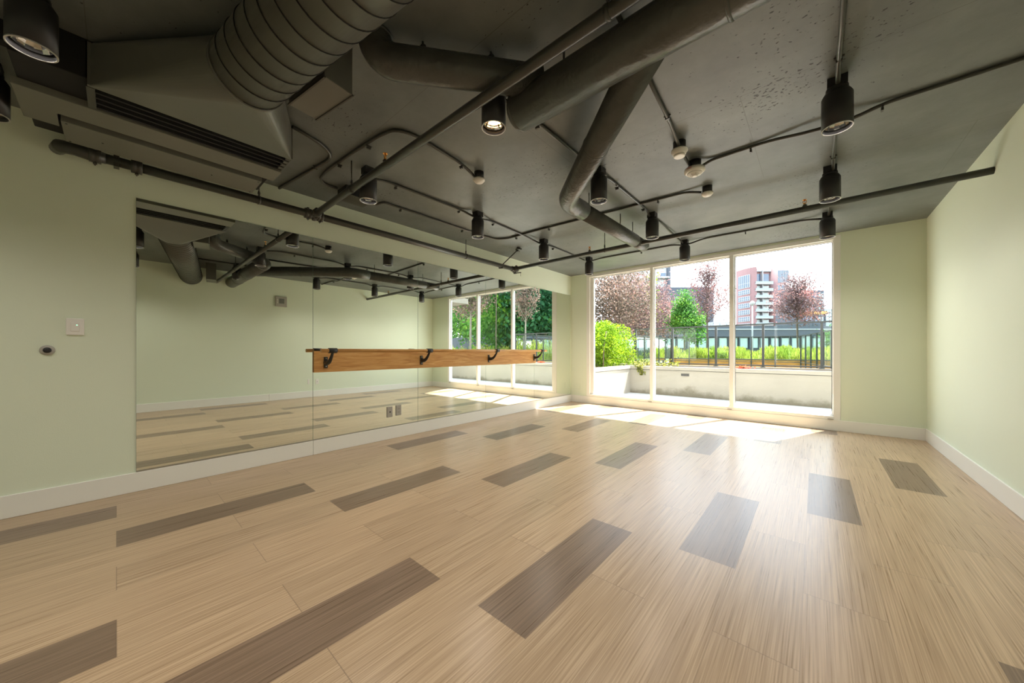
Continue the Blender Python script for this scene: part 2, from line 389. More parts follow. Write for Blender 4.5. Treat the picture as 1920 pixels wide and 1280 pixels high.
for yb in (1.485, 2.69, 3.965, 5.165): bracket(yb - 1.37)

# ================================================================== WALL PLATES
def plate(name, label, cat, loc, nrm, w, h, d, m, bev=.003):
    t = thing(name, label, cat, loc, rot=(0, 0, nrm))          # local +x is the outward normal
    MB().box(0, d, -w / 2, w / 2, -h / 2, h / 2).build('cover_plate', m, t, bevel=bev); return t
t = plate('light_switch', 'white light switch plate on the left wall beside the mirror', 'switch', (0, -.195, 1.272), 0, .082, .118, .012, M['white'])
MB().box(.012, .016, -.020, .020, -.033, .033).build('rocker', M['white'], t, bevel=.002)
MB().box(.016, .0175, .006, .010, .010, .014).build('indicator', M['led'], t)
t = thing('wall_jack', 'small round black and silver wall jack below the light switch', 'jack', (0, -.315, 1.104))
ry = Matrix.Rotation(PI / 2, 3, 'Y')
MB().lathe([(.034, 0), (.034, .006), (.029, .012), (.019, .013)], (0, 0, 0), 28, ry).build('ring', M['ivory'], t)
MB().lathe([(.019, .012), (.018, .020), (.006, .021)], (0, 0, 0), 24, ry).build('knob', M['black'], t)
t = plate('power_outlet', 'beige outlet plate with dark socket hole, left of the pair low on the mirror', 'outlet', (.006, 2.243, .338), 0, .072, .130, .012, M['ivory'])
MB().box(.012, .014, -.018, .018, -.034, .034).build('insert', M['ivory'], t, bevel=.001)
MB().lathe([(.009, .014), (.009, .016)], (0, 0, 0), 16, ry).build('socket', M['black'], t)
t = plate('power_outlet', 'beige duplex outlet plate, right one of the pair low on the mirror', 'outlet', (.006, 2.365, .345), 0, .072, .130, .012, M['ivory'])
MB().box(.012, .014, -.017, .017, .006, .036).box(.012, .014, -.017, .017, -.036, -.006).build('insert', M['ivory'], t, bevel=.001)
for ya in (-.009, .006):
    for za in (.016, -.028): MB().box(.014, .0145, ya, ya + .003, za, za + .012).build('slot', M['black'], t)
t = plate('wall_plate', 'cream painted blank plate beside the window, low in the left corner', 'outlet', (.195, L, .345), -PI / 2, .072, .118, .006, M['wall'])
t = plate('power_outlet', 'white outlet low on the right wall, seen in the mirror below the barre', 'outlet', (W, 3.18, .36), PI, .074, .118, .008, M['white'])
MB().box(.008, .010, -.017, .017, -.034, .034).build('insert', M['white'], t, bevel=.001)
MB().lathe([(.007, .010), (.007, .0115)], (0, 0, 0), 12, ry).build('socket', M['black'], t)
plate('wall_plate', 'white blank plate low on the right wall, left of the outlet in the mirror', 'outlet', (W, 2.99, .37), PI, .040, .118, .008, M['white'])
t = plate('thermostat', 'square grey thermostat with small screen on the right wall, seen in the mirror', 'thermostat', (W, 2.43, 2.20), PI, .22, .23, .035, M['ivory'], .008)
MB().box(.035, .037, -.055, .045, -.045, .065).build('screen', M['lcd'], t)
MB().box(.035, .038, .065, .085, .03, .05).box(.035, .038, .065, .085, -.005, .015).box(.035, .038, .065, .085, -.04, -.02).build('button', M['white'], t)

# ================================================================== CEILING: DOWNLIGHTS
CB = 2.430                                   # bottom edge height
def make_can(label, loc, lit=False, beam=True):
    t = thing('ceiling_downlight', label, 'ceiling light', loc, 'black cylinder downlights')
    MB().box(-.045, .045, -.045, .045, -.055, 0).lathe([(.052, -.082), (.052, -.050)], n=24).build('junction_box', M['black'], t)
    h = H - CB
    MB().lathe([(.050, -.070), (.060, -.078), (.072, -.100), (.072, -h), (.066, -h), (.066, -h + .03), (.062, -h + .055), (.02, -h + .06)], n=36, close=False).build('housing', M['black'], t)
    MB().lathe([(.0725, -h - .0015), (.0725, -h + .003), (.0665, -h + .003), (.0665, -h - .0015), (.0725, -h - .0015)], n=36, close=False).build('rim', M['can_rim'], t)
    MB().lathe([(.058, -h + .022), (.052, -h + .040), (.040, -h + .058), (.024, -h + .066)], n=14, close=False, smooth=False).build('reflector', M['reflector'], t)
    MB().lathe([(.030, -h + .036), (.030, -h + .042), (.004, -h + .043)] if lit else [(.024, -h + .062), (.024, -h + .070), (.004, -h + .071)], n=20).build('lamp', M['lamp'] if lit else M['added_glow'], t)
    if not beam: return t
    sp = bpy.data.lights.new('lamp_fill_beam', 'SPOT'); sp.energy = 15.5; sp.color = (1, .92, .82); sp.spot_size = math.radians(150); sp.spot_blend = 1.0; sp.shadow_soft_size = .03  # in all but the lit fixture, added fill for a dark foreground
    spo = bpy.data.objects.new('lamp_fill_beam', sp); COL.objects.link(spo); spo.parent = t; spo.location = (0, 0, -h + .020)
    return t
cans = [((1.026, 2.79), 'black downlight over the barre, right of the white sensor nearest the mirror'),
        ((1.013, 1.475), 'black downlight just behind the sprinkler pipe tee near the mirror'),
        ((1.026, 4.10), 'black downlight left of the window, second from the corner in the mirror side row'),
        ((1.040, 5.42), 'small black downlight over the left edge of the window'),
        ((2.552, 2.83), 'black downlight beside the elbow of the wrapped pipe'),
        ((2.556, 4.16), 'black downlight at the far end of the wrapped pipe, above the middle of the window'),
        ((2.560, 5.50), 'black downlight hanging in front of the middle window pane'),
        ((4.100, 2.84), 'large black downlight nearest the right wall, on the crossing conduits'),
        ((4.100, 4.15), 'black downlight against the sprinkler pipe on the right side'),
        ((4.110, 5.50), 'black downlight at the top right corner of the window'),
        ((1.400, -.245), 'huge black downlight cut by the top left corner of the photo'),
        ((2.555, .165), 'black downlight reflected at the left edge of the mirror, lower left one'),
        ((4.100, .165), 'black downlight over the camera, reflected lowest at the left mirror edge'),
        ((4.100, 1.475), 'black downlight added for its light over the right foreground, above the picture'),  # grid continued, fixture added to light the foreground
        ((1.020, -1.16), 'unseen black downlight added for light behind the camera on the mirror side'),  # from here down: unseen fixtures added to brighten the foreground
        ((2.555, -1.16), 'unseen black downlight added for light behind the camera in the middle row'),
        ((4.100, -1.16), 'unseen black downlight added for light behind the camera on the right side'),
        ((2.555, -2.45), 'unseen black downlight added for light at the very back of the room')]
c0 = make_can(cans[0][1], (cans[0][0][0], cans[0][0][1], H))
for (x, y), lb in cans[1:]: dup(c0, (x, y, H), lb)
make_can('switched-off black downlight with bright reflector, cut by the left picture edge', (.50, -.475, H), beam=False)
lit = make_can('lit black downlight glowing warm under the crossing pipes', (2.555, 1.485, H), True)

# ================================================================== DETECTORS
def text_mesh(txt, size, name):
    cu = bpy.data.curves.new(name, 'FONT'); cu.body = txt; cu.size = size; cu.extrude = 0; cu.align_x = 'CENTER'; cu.resolution_u = 2
    o = bpy.data.objects.new('tmp', cu); COL.objects.link(o)
    dg = bpy.context.evaluated_depsgraph_get(); m = bpy.data.meshes.new_from_object(o.evaluated_get(dg))
    vs = [tuple(v.co) for v in m.vertices]; fs = [tuple(p.vertices) for p in m.polygons]
    bpy.data.objects.remove(o); return vs, fs
def dbox(t, r=.048, d=.055): MB().lathe([(r, -d), (r, 0)], n=28).build('junction_box', M['black'], t)
t = thing('heat_detector', 'stepped round white heat detector, behind the smoke detector near the crossing conduits', 'detector', (3.208, 2.88, H))
dbox(t, .045, .060); MB().lathe([(.045, -.060), (.058, -.062), (.060, -.074), (.050, -.084), (.047, -.096)], n=32).build('base', M['white'], t)
MB().lathe([(.047, -.096), (.041, -.099), (.041, -.112), (.036, -.116)], n=32, smooth=False).build('sensor_disc', M['white'], t)
t = thing('smoke_detector', 'widest round white smoke detector with red print on its rim', 'detector', (3.226, 3.255, H))
dbox(t, .050, .065); MB().lathe([(.052, -.065), (.078, -.067), (.080, -.090), (.070, -.098), (.066, -.104)], n=36).build('base', M['white'], t)
MB().lathe([(.060, -.104), (.056, -.112), (.026, -.118), (.024, -.130), (.010, -.132)], n=28).build('sensing_chamber', M['white'], t)
mb = MB()
for j in range(6):
    a = j * PI / 3; mb.box(.026, .034, -.003, .003, -.1175, -.112, Matrix.Rotation(a, 3, 'Z'))
mb.build('vent_slot', M['black'], t)
vs, fs = text_mesh('FIRE', .024, 'print')
ang0 = math.atan2(0 - 3.255, 4.0 - 3.226) - .55
# letters wrapped round the rim, reading from below
vv = [(.0806 * math.cos(ang0 + x / .08), .0806 * math.sin(ang0 + x / .08), -.089 + y) for x, y, z in vs]
MB().add(vv, fs).build('print', M['red'], t)
def occ(label, loc):
    t = thing('occupancy_sensor', label, 'sensor', loc, 'small domed white ceiling sensors')
    dbox(t, .044, .060); MB().lathe([(.044, -.060), (.052, -.062), (.053, -.074), (.036, -.092), (.010, -.100)], n=28).build('dome', M['white'], t); return t
o1 = occ('domed white sensor in the open ceiling left of the wrapped pipe', (1.703, 2.17, H))
dup(o1, (3.200, 3.84, H), 'domed white sensor at the end of the conduit, nearest the window')

# ================================================================== CONDUITS
CZ = H - .0135
def smooth_path(pts, k=4):
    out = [Vector(pts[0])]
    for i in range(1, len(pts) - 1):
        p0, p1, p2 = Vector(pts[i - 1]), Vector(pts[i]), Vector(pts[i + 1])
        r = min(.09, (p1 - p0).length * .45, (p2 - p1).length * .45)
        a = p1 + (p0 - p1).normalized() * r; b = p1 + (p2 - p1).normalized() * r
        for j in range(k + 1):
            u = j / k; out.append(a * (1 - u) ** 2 + p1 * 2 * u * (1 - u) + b * u * u)
    out.append(Vector(pts[-1])); return out
def conduit(label, pts, clips=(), r=.0122):
    P = [(p[0], p[1], p[2] if len(p) > 2 else CZ) for p in pts]
    loc = P[0]
    t = thing('electrical_conduit', label, 'conduit', loc, 'conduits fixed to the ceiling')
    rel = [tuple(Vector(p) - Vector(loc)) for p in P]
    MB().tube(smooth_path(rel), r, 8).build('tube', M['steel'], t)
    for cx, cy, a in clips:
        MB().box(-.022, .022, -.006, .006, .004, .013, Matrix.Rotation(a, 3, 'Z'), (cx - loc[0], cy - loc[1], 0)).box(-.0142, .0142, -.006, .006, -.0142, .004, Matrix.Rotation(a, 3, 'Z'), (cx - loc[0], cy - loc[1], 0)).build('clip', M['steel'], t)
    return t
LO = H - .045
conduit('conduit bending down to the mirror wall beside the tapered duct', [(1.18, .83), (1.12, 1.04), (1.03, 1.15), (.92, 1.18), (.55, 1.13), (.012, 1.06)], [(.70, 1.15, PI / 2)])
conduit('conduit looping over the sprinkler pipe from the white sensor to the black box', [(1.69, 2.12, LO), (1.71, 1.98), (1.745, 1.62), (1.75, 1.44), (1.70, 1.33), (1.55, 1.295), (1.28, 1.27), (.74, 1.235), (.53, 1.25), (.44, 1.32), (.44, 1.44)], [(1.715, 1.95, 0), (1.40, 1.285, PI / 2), (.95, 1.25, PI / 2)])
conduit('conduit linking the downlights of the row nearest the mirror', [(.95, 1.52, LO), (.945, 1.70), (.96, 2.62), (.985, 2.74, LO), (.99, 2.86, LO), (.975, 3.02), (.95, 3.74), (.965, 4.03, LO), (.965, 4.18, LO), (.95, 4.34), (.945, 5.06), (.98, 5.36, LO)], [(.948, 1.78, 0), (.958, 2.56, 0), (.972, 3.10, 0), (.948, 4.45, 0)])
conduit('conduit running along the barre side and crossing to the sensor nearest the window', [(.43, 1.84, LO), (.49, 1.90), (.50, 2.74), (.505, 3.30), (.54, 3.60), (.70, 3.69), (1.17, 3.69), (1.89, 3.735), (2.60, 3.775), (3.02, 3.80), (3.15, 3.835, LO)], [(.495, 2.1, 0), (.50, 3.0, 0), (.85, 3.69, PI / 2), (1.40, 3.70, PI / 2), (2.75, 3.78, PI / 2)])
conduit('conduit linking the middle row of downlights', [(2.52, 1.56, LO), (2.53, 1.75), (2.535, 2.62), (2.55, 2.80, LO), (2.55, 2.88, LO), (2.555, 3.02), (2.555, 3.95), (2.54, 4.12, LO), (2.54, 4.24, LO), (2.545, 4.40), (2.55, 5.46, LO)], [(2.53, 1.95, 0), (2.555, 3.2, 0), (2.555, 3.88, 0)])
conduit('conduit from behind the wrapped pipe to the two round detectors', [(3.30, 1.40), (3.23, 2.60), (3.215, 2.84, LO), (3.205, 2.95, LO), (3.20, 3.20, LO)], [(3.235, 2.5, 0)])
conduit('conduit from the smoke detector through the big downlight to the right wall', [(3.26, 3.30, LO), (3.34, 3.30), (3.73, 3.29), (3.98, 3.29, LO), (4.20, 3.29, LO), (4.34, 3.285), (5.025, 3.28)], [(3.62, 3.295, PI / 2), (4.33, 3.285, PI / 2)])
conduit('conduit linking the downlights along the right side of the room', [(4.10, .8), (4.10, 2.62), (4.10, 2.76, LO), (4.105, 2.92, LO), (4.11, 3.04), (4.115, 3.95), (4.12, 4.10, LO), (4.12, 4.22, LO), (4.125, 4.34), (4.125, 5.30), (4.12, 5.44, LO)], [(4.10, 2.62, 0), (4.115, 3.92, 0), (4.125, 5.2, 0)])
conduit('conduit parallel to the window linking its three downlights', [(1.06, 5.48, LO), (1.20, 5.54), (2.38, 5.57), (2.50, 5.56, LO), (2.62, 5.56, LO), (2.80, 5.54), (3.90, 5.57), (4.06, 5.55, LO)], [(1.9, 5.56, PI / 2), (3.3, 5.555, PI / 2)])
t = thing('junction_box', 'black square junction box on the ceiling behind the sprinkler pipe tee', 'junction box', (.47, 1.60, H))
MB().box(-.10, .10, -.13, .13, -.085, 0).build('body', M['black'], t, bevel=.004)
MB().box(-.105, .105, -.135, .135, -.090, -.085).build('lid', M['steel'], t)

# ================================================================== SPRINKLER PIPES
PZ = 2.480
def coupling(parent, p, axis, r):
    R = {'x': Matrix.Rotation(PI / 2, 3, 'Y'), 'y': Matrix.Rotation(-PI / 2, 3, 'X')}[axis]
    mb = MB().lathe([(r + .002, -.030), (r + .014, -.028), (r + .014, -.006), (r + .008, 0), (r + .014, .006), (r + .014, .028), (r + .002, .030)], p, 24, R)
    for sgn in (1, -1):
        q = Vector(p) + Vector((0, 0, sgn * (r + .016)))
        mb.box(-.010, .010, -.010, .010, -.008, .008, Matrix.Identity(3), q)
    mb.tube([Vector(p) + Vector((0, 0, -(r + .034))), Vector(p) + Vector((0, 0, r + .026))], .004, 8)
    return mb.build('coupling', M['steel'], parent)
def hanger(parent, p, r):
    mb = MB().tube([Vector(p) + Vector((0, 0, r + .02)), (p[0], p[1], parent['top'])], .005, 6)
    mb.lathe([(.007, r + .016), (.011, r + .024), (.007, r + .046)], p, 10)
    return mb.build('hanger_rod', M['steel'], parent)
def ring(parent, p, axis, r):
    R = {'x': Matrix.Rotation(PI / 2, 3, 'Y'), 'y': Matrix.Rotation(-PI / 2, 3, 'X')}[axis]
    return MB().lathe([(r + .001, -.010), (r + .004, -.010), (r + .004, .010), (r + .001, .010)], p, 20, R).box(-.006, .006, -.006, .006, 0, .018, Matrix.Identity(3), Vector(p) + Vector((0, 0, r))).build('hanger_ring', M['steel'], parent)
def head(parent, p, r):
    b = MB().lathe([(r * .95, -.012), (r * .95, .006), (.012, .012), (.012, r + .012), (.010, r + .020)], (p[0], p[1], p[2]), 14)
    b.lathe([(.018, r + .001), (.018, r + .014)], p, 6)
    h = b.build('sprinkler_outlet', M['steel'], parent)
    z = p[2] + r + .020
    mb = MB().lathe([(.010, 0), (.010, .010)], (p[0], p[1], z), 6)
    for s_ in (1, -1):
        mb.tube([(p[0] + s_ * .008, p[1], z + .008), (p[0] + s_ * .014, p[1], z + .020), (p[0] + s_ * .010, p[1], z + .034), (p[0], p[1], z + .042)], .003, 6)
    mb.lathe([(.003, .010), (.003, .04)], (p[0], p[1], z), 6)
    mb.lathe([(.017, .041), (.018, .044), (.004, .046)], (p[0], p[1], z), 12)
    mb.build('sprinkler_head', M['brass'], h)
PX = .165
t = thing('sprinkler_pipe', 'long dark sprinkler main running above the mirrors', 'pipe', (PX, 0, PZ), 'sprinkler pipes'); t['top'] = H - PZ
del_top = [t]
MB().tube([(0, -.06, 0), (0, 4.52, 0)], .035, 18).build('tube', M['steel'], t)
pts = [(-.00, -.05, 0), (0, -.13, 0), (-.012, -.19, .012), (-.05, -.25, .02), (-.12, -.27, .02)]
MB().tube(pts, .03, 16, radii=[.037, .042, .042, .042, .038]).build('elbow', M['steel'], t)
for yy in (-.10, .10, 1.322 - .055, 1.322 + .055): coupling(t, (0, yy, 0), 'y', .035)
MB().tube([(0, 0, .02), (.02, 0, .09), (.02, .0, .235)], .012, 8).box(-.03, .03, -.014, .014, -.045, .045).build('pipe_clamp', M['steel'], t)
for yy in (.86, 3.36): ring(t, (0, yy, 0), 'y', .035); hanger(t, (0, yy, 0), .035)
for yy in (1.322, 4.42):
    MB().lathe([(.040, -.05), (.044, -.04), (.044, .04), (.040, .05)], (0, yy, 0), 20, Matrix.Rotation(-PI / 2, 3, 'X')).lathe([(.028, 0), (.030, .06)], (0, yy, 0), 18, Matrix.Rotation(PI / 2, 3, 'Y')).lathe([(.020, -.055), (.020, 0)], (0, yy, 0), 8).build('tee', M['steel'], t)
t = thing('sprinkler_pipe', 'sprinkler pipe crossing high over the room from the tee to the top of the photo', 'pipe', (PX, 1.322, PZ), 'sprinkler pipes'); t['top'] = H - PZ; del_top.append(t)
MB().tube([(.03, 0, 0), (4.86, 0, 0)], .028, 18).build('tube', M['steel'], t)
coupling(t, (.075, 0, 0), 'x', .028)
head(t, (1.42, 0, 0), .028)
for xx in (.86, 3.2): ring(t, (xx, 0, 0), 'x', .028); hanger(t, (xx, 0, 0), .028)
t = thing('sprinkler_pipe', 'sprinkler pipe in front of the window ending at the right wall', 'pipe', (PX, 4.42, PZ), 'sprinkler pipes'); t['top'] = H - PZ; del_top.append(t)
MB().tube([(.03, 0, 0), (4.868, -.0, 0)], .028, 18).build('tube', M['steel'], t)
coupling(t, (.06, 0, 0), 'x', .028)
for xx in (1.43, 3.76): head(t, (xx, -.0, 0), .028)
for xx in (1.66, ): ring(t, (xx, 0, 0), 'x', .028); hanger(t, (xx, 0, 0), .028)
for o in del_top: del o['top']
t = thing('seismic_brace', 'black diagonal seismic brace from the ceiling to the sprinkler tee by the window', 'brace', (PX, 4.14, PZ))
MB().tube([(-.02, -.03, -.02), (.02, .0, .03), (.30, .02, .20)], .009, 8).build('strut', M['steel'], t)
MB().box(-.04, .04, -.02, .02, -.012, .012, Matrix.Rotation(.35, 3, 'Y'), (.34, .02, .226)).box(-.012, .012, -.02, .02, -.03, .03, Matrix.Rotation(-.9, 3, 'Y'), (.31, .02, .20)).build('swivel_bracket', M['steel'], t)
MB().box(-.035, .035, -.012, .012, -.015, .015, Matrix.Rotation(.4, 3, 'Z'), (0, -.03, -.03)).tube([(.0, .35, -.055), (.10, .36, -.060)], .008, 8).tube([(.09, .36, -.05), (.09, .36, -.12)], .003, 6).box(-.02, .02, -.015, .015, -.02, .02, Matrix.Identity(3), (-.01, .33, -.05)).build('pipe_clamp', M['steel'], t)

# ================================================================== WRAPPED (INSULATED) PIPES
WZ = 2.500
def arc(c, r, a0, a1, n, fn): return [fn(c, r, a0 + (a1 - a0) * i / n) for i in range(n + 1)]
t = thing('insulated_pipe', 'thick black wrapped pipe elbowing down from the ceiling beside the spiral duct', 'pipe', (2.300, .872, 2.592), 'black wrapped drain pipes')
d45 = Vector((.63, .78, 0)).normalized()
P = [Vector((0, 0, .128)), Vector((0, 0, .12))]
for i in range(9):
    a = i / 8 * PI / 2; P.append(Vector((0, 0, .11)) + d45 * (.11 * (1 - math.cos(a))) + Vector((0, 0, -.11 * math.sin(a))))
P.append(d45 * .55); P.append(d45 * .875)
MB().tube(P, .081, 24).build('wrap', M['wrap'], t)
MB().lathe([(.090, -.008), (.094, 0), (.090, .008)], (0, 0, .115), 24).build('collar', M['wrap'], t)
for dd in (.24, .60):
    q = d45 * dd
    MB().tube([q + Vector((0, 0, .075)), (q.x, q.y, .128)], .006, 6).box(-.014, .014, -.01, .01, .075, .11, Matrix.Identity(3), q).build('hanger_rod', M['steel'], t)
t = thing('insulated_pipe', 'thickest black wrapped pipe crossing to the top of the photo', 'pipe', (2.70, 1.56, WZ), 'black wrapped drain pipes')
MB().tube([(0, 0, 0), (2.33, 0, 0)], .104, 28).build('wrap', M['wrap'], t)
MB().lathe([(.104, 0), (.100, -.02), (.085, -.035), (.05, -.04)], (0, 0, 0), 28, Matrix.Rotation(PI / 2, 3, 'Y')).build('end_cap', M['wrap'], t)
for xx in (.30, 1.15):
    MB().tube([(xx, 0, .09), (xx, 0, .22)], .006, 6).box(xx - .014, xx + .014, -.012, .012, .09, .13).build('hanger_rod', M['steel'], t)
for xx in (1.05, 1.75):
    MB().lathe([(.1045, -.008), (.108, -.004), (.108, .004), (.1045, .008)], (xx, 0, 0), 28, Matrix.Rotation(PI / 2, 3, 'Y')).build('joint_band', M['wrap'], t)
t = thing('insulated_pipe', 'black wrapped pipe branching diagonally, then turning toward the window', 'pipe', (3.44, 1.60, WZ), 'black wrapped drain pipes')
e = Vector((2.245, 2.78, WZ)) - Vector((3.44, 1.60, WZ)); ed = e.normalized(); fd = Vector((.018, 1, 0)).normalized()
P = [Vector((0, 0, 0)), e - ed * .13]
for i in range(1, 8):
    u = i / 8; P.append((e - ed * .13) * (1 - u) ** 2 + e * 2 * u * (1 - u) + (e + fd * .13) * u * u)
P += [e + fd * .13, e + fd * .3]
MB().tube(P, .088, 26).build('wrap', M['wrap'], t)
MB().tube([e + fd * .28, e + fd * 1.55, e + fd * 1.60], .078, 26, radii=[.078, .078, .06]).build('straight_run', M['wrap'], t)
MB().tube([e + fd * 1.5, e + fd * 1.86, e + fd * 1.90], .072, 24, radii=[.072, .072, .055]).build('end_piece', M['wrap'], t)
for q in (e + fd * .42, e + fd * 1.15, e + fd * 1.5):
    MB().tube([q + Vector((0, 0, .06)), (q.x, q.y, .22)], .005, 6).build('hanger_rod', M['steel'], t)
MB().lathe([(.0885, -.006), (.092, 0), (.0885, .006)], ed * .8, 26, Vector((0, 0, 1)).rotation_difference(ed).to_matrix()).build('joint_band', M['wrap'], t)

# ================================================================== SPIRAL DUCT, TRANSITION, DIFFUSER
dz = 2.533; dr = .163; dax = Vector((1, .153, 0)).normalized(); dst = Vector((1.79, .449, dz))
t = thing('spiral_duct', 'large round spiral seam duct running from the tapered hood to the right wall', 'duct', dst)
Rd = Vector((0, 0, 1)).rotation_difference(dax).to_matrix()
Ld = (W - 1.79) / dax.x
MB().tube([(0, 0, 0), dax * (Ld - .028)], dr, 56).build('duct_body', M['duct'], t)
# spiral seam as a thin raised helix
pitch = .105; n_t = int(Ld / pitch * 40); pts = []
for i in range(n_t):
    a = i / 40 * 2 * PI; z = i / 40 * pitch + .01
    if z < Ld - .08: pts.append(Rd @ Vector(((dr + .0005) * math.cos(a), (dr + .0005) * math.sin(a), z)))
MB().tube(pts, .0032, 5).build('spiral_seam', M['soot'], t)
MB().lathe([(dr + .001, -.004), (dr + .006, -.004), (dr + .006, .010), (dr + .001, .010)], (0, 0, 0), 56, Rd).build('collar', M['duct'], t)

# rectangular-to-round transition
t = thing('duct_transition', 'dark tapered sheet metal hood fanning from the spiral duct to the long diffuser', 'duct', (1.17, .37, 2.60))
o_ = Vector((1.17, .37, 2.60)); N = 56
side = dax.cross(Vector((0, 0, 1))).normalized()
circ = [dst - o_ + (side * math.cos(2 * PI * j / N) + Vector((0, 0, 1)) * math.sin(2 * PI * j / N)) * dr for j in range(N)]
y0_, y1_, zb_, zt_ = -.10, .835, 2.478, 2.700
crn = [Vector((1.15, y0_, zt_)), Vector((1.15, y1_, zt_)), Vector((1.15, y1_, zb_)), Vector((1.15, y0_, zb_))]
crn = [c - o_ for c in crn]
# side vector points toward -y; corner for each quadrant of the circle
def corner(a):
    s_ = math.cos(a) > 0; up = math.sin(a) > 0
    ylow = (side.y < 0) == s_
    return (0 if up else 3) if ylow else (1 if up else 2)
v = circ + crn; f = []
for j in range(N):
    a = 2 * PI * (j + .5) / N; j2 = (j + 1) % N
    f.append((j, j2, N + corner(a)))
q4 = N // 4
def nb(idx): return corner(2 * PI * (idx - .5) / N), corner(2 * PI * (idx + .5) / N)
for j in (0, q4, 2 * q4, 3 * q4):
    a_, b_ = nb(j); f.append((j, N + a_, N + b_))
mb = MB().add(v, f); mb.build('hood', M['duct'], t)
MB().box(-.020, 0, y0_ - .37, y1_ - .37, zb_ - 2.60, zt_ - 2.60).build('flange', M['duct'], t)

t = thing('linear_diffuser', 'long dark linear diffuser housing with grey access panels above the mirror', 'diffuser', (.30, -.36, H))
MB().box(0, .85, .02, 1.18, -.205, -.001).build('housing', M['soot'], t, bevel=.004)
MB().box(.0, .31, .14, 1.14, -.246, -.205).build('access_panel', M['panel'], t, bevel=.003)
MB().box(.395, .60, .00, 1.20, -.246, -.205).box(.20, .395, .0, .13, -.240, -.205).build('access_panel', M['panel'], t, bevel=.003)
for i in range(4):
    x = .62 + i * .058
    MB().box(x, x + .016, .28, 1.19, -.240, -.205).build('slot_bar', M['soot'], t)
MB().box(.615, .85, .255, .285, -.245, -.001).build('end_bracket', M['steel'], t)
MB().box(.615, .85, 1.165, 1.195, -.238, -.205).build('end_bracket', M['steel'], t)
for (x, y) in ((.02, .16), (.29, .16), (.02, 1.12), (.29, 1.12), (.15, .30), (.15, .85)):
    MB().lathe([(.005, -.249), (.005, -.246)], (x, y, 0), 8).build('screw', M['black'], t)
t = thing('duct_box', 'dark rectangular duct box tucked beside the spiral duct', 'duct', (1.98, .68, H))
Rz = Matrix.Rotation(math.atan2(.153, 1), 3, 'Z')
MB().box(-.17, .19, -.03, .12, -.262, 0, Rz).build('body', M['duct'], t, bevel=.003)
MB().box(-.172, .192, .117, .124, -.268, -.258, Rz).box(-.172, .192, -.034, -.026, -.268, -.258, Rz).build('seam', M['steel'], t)
t = thing('duct_box', 'black duct box against the right wall beside the spiral duct, seen in the mirror', 'duct', (4.60, 1.22, H))
MB().box(-.20, .20, -.11, .03, -.30, 0, Rz).build('body', M['duct'], t, bevel=.003)
MB().box(-.202, .202, .027, .033, -.305, -.297, Rz).build('seam', M['steel'], t)
# air pipe passing beside the big downlight, top left
t = thing('support_channel', 'dark steel channel beside the tapered hood in the top left corner', 'support', (.98, -.62, H))
MB().box(-.03, .03, 0, 1.0, -.10, -.055).box(-.03, -.024, 0, 1.0, -.055, 0).box(.024, .03, 0, 1.0, -.055, 0).build('channel', M['soot'], t)

# ================================================================== OUTSIDE
def add_stain(m):
    # grey brown lichen creeping up from the foot of the wall, ragged upper edge
    n = m.node_tree.nodes; l = m.node_tree.links; p = n['Principled BSDF']; src = p.inputs['Base Color'].links[0].from_socket
    t = n.new('ShaderNodeTexCoord'); sp_ = n.new('ShaderNodeSeparateXYZ'); l.new(t.outputs['Object'], sp_.inputs[0])
    a = n.new('ShaderNodeTexNoise'); a.inputs['Scale'].default_value = 1.1; a.inputs['Detail'].default_value = 7; a.inputs['Roughness'].default_value = .7; l.new(t.outputs['Object'], a.inputs['Vector'])
    h = n.new('ShaderNodeMath'); h.operation = 'MULTIPLY_ADD'; h.inputs[1].default_value = .75; h.inputs[2].default_value = -.27; l.new(a.outputs['Fac'], h.inputs[0])
    d = n.new('ShaderNodeMath'); d.operation = 'SUBTRACT'; l.new(h.outputs[0], d.inputs[0]); l.new(sp_.outputs[2], d.inputs[1])
    r = n.new('ShaderNodeMapRange'); r.inputs[1].default_value = -.05; r.inputs[2].default_value = .07; r.inputs[4].default_value = .85; l.new(d.outputs[0], r.inputs[0])
    x = n.new('ShaderNodeMix'); x.data_type = 'RGBA'; x.inputs[7].default_value = (.13, .11, .075, 1); l.new(r.outputs[0], x.inputs[0]); l.new(src, x.inputs[6]); l.new(x.outputs[2], p.inputs['Base Color'])
M['stucco'] = mat('white_stucco', (.30, .27, .225), .8, noise=(1.2, .9, 1.03), bump=(40, .2))
M['stained'] = mat('lichen_stained_stucco', (.30, .27, .225), .8, noise=(1.2, .9, 1.03), bump=(40, .2))
add_stain(M['stained'])
M['paving'] = mat('pale_terrace_paving', (0.48, 0.472, 0.456), .8, noise=(2, .92, 1.04))
M['soil'] = mat('reddish_bark_mulch', (0.124, 0.062, 0.0372), .9, noise=(14, .6, 1.5))
M['ground'] = mat('planted_ground', (0.0586, 0.067, 0.0293), .9, noise=(3, .6, 1.4))
M['rail'] = mat('dark_grey_rail', (.055, .06, .062), .4)
M['orange'] = mat('orange_cedar', (.56, .27, .065), .6, noise=(3, .8, 1.2, (1, 1, 6)))
M['moss'] = mat('grey_lichen_stain', (.24, .21, .155), .95, noise=(9, .7, 1.3))
M['vent'] = mat('grey_vent_metal', (.10, .09, .08), .5)
M['pink'] = mat('pink_render', (0.225, 0.13, 0.13), .8, noise=(.12, .93, 1.05))
M['bwhite'] = mat('white_render', (0.301, 0.309, 0.319), .7)
M['slate'] = mat('slate_blue_cladding', (0.046, 0.057, 0.0753), .6)
M['bglass'] = mat('blue_window_glass', (0.0419, 0.0837, 0.134), .12, spec=.8)
M['pglass'] = mat('pale_window_glass', (0.35, 0.427, 0.412), .15, spec=.6)
M['cyan'] = mat('pale_cyan_curtain_wall', (0.201, 0.251, 0.259), .3)
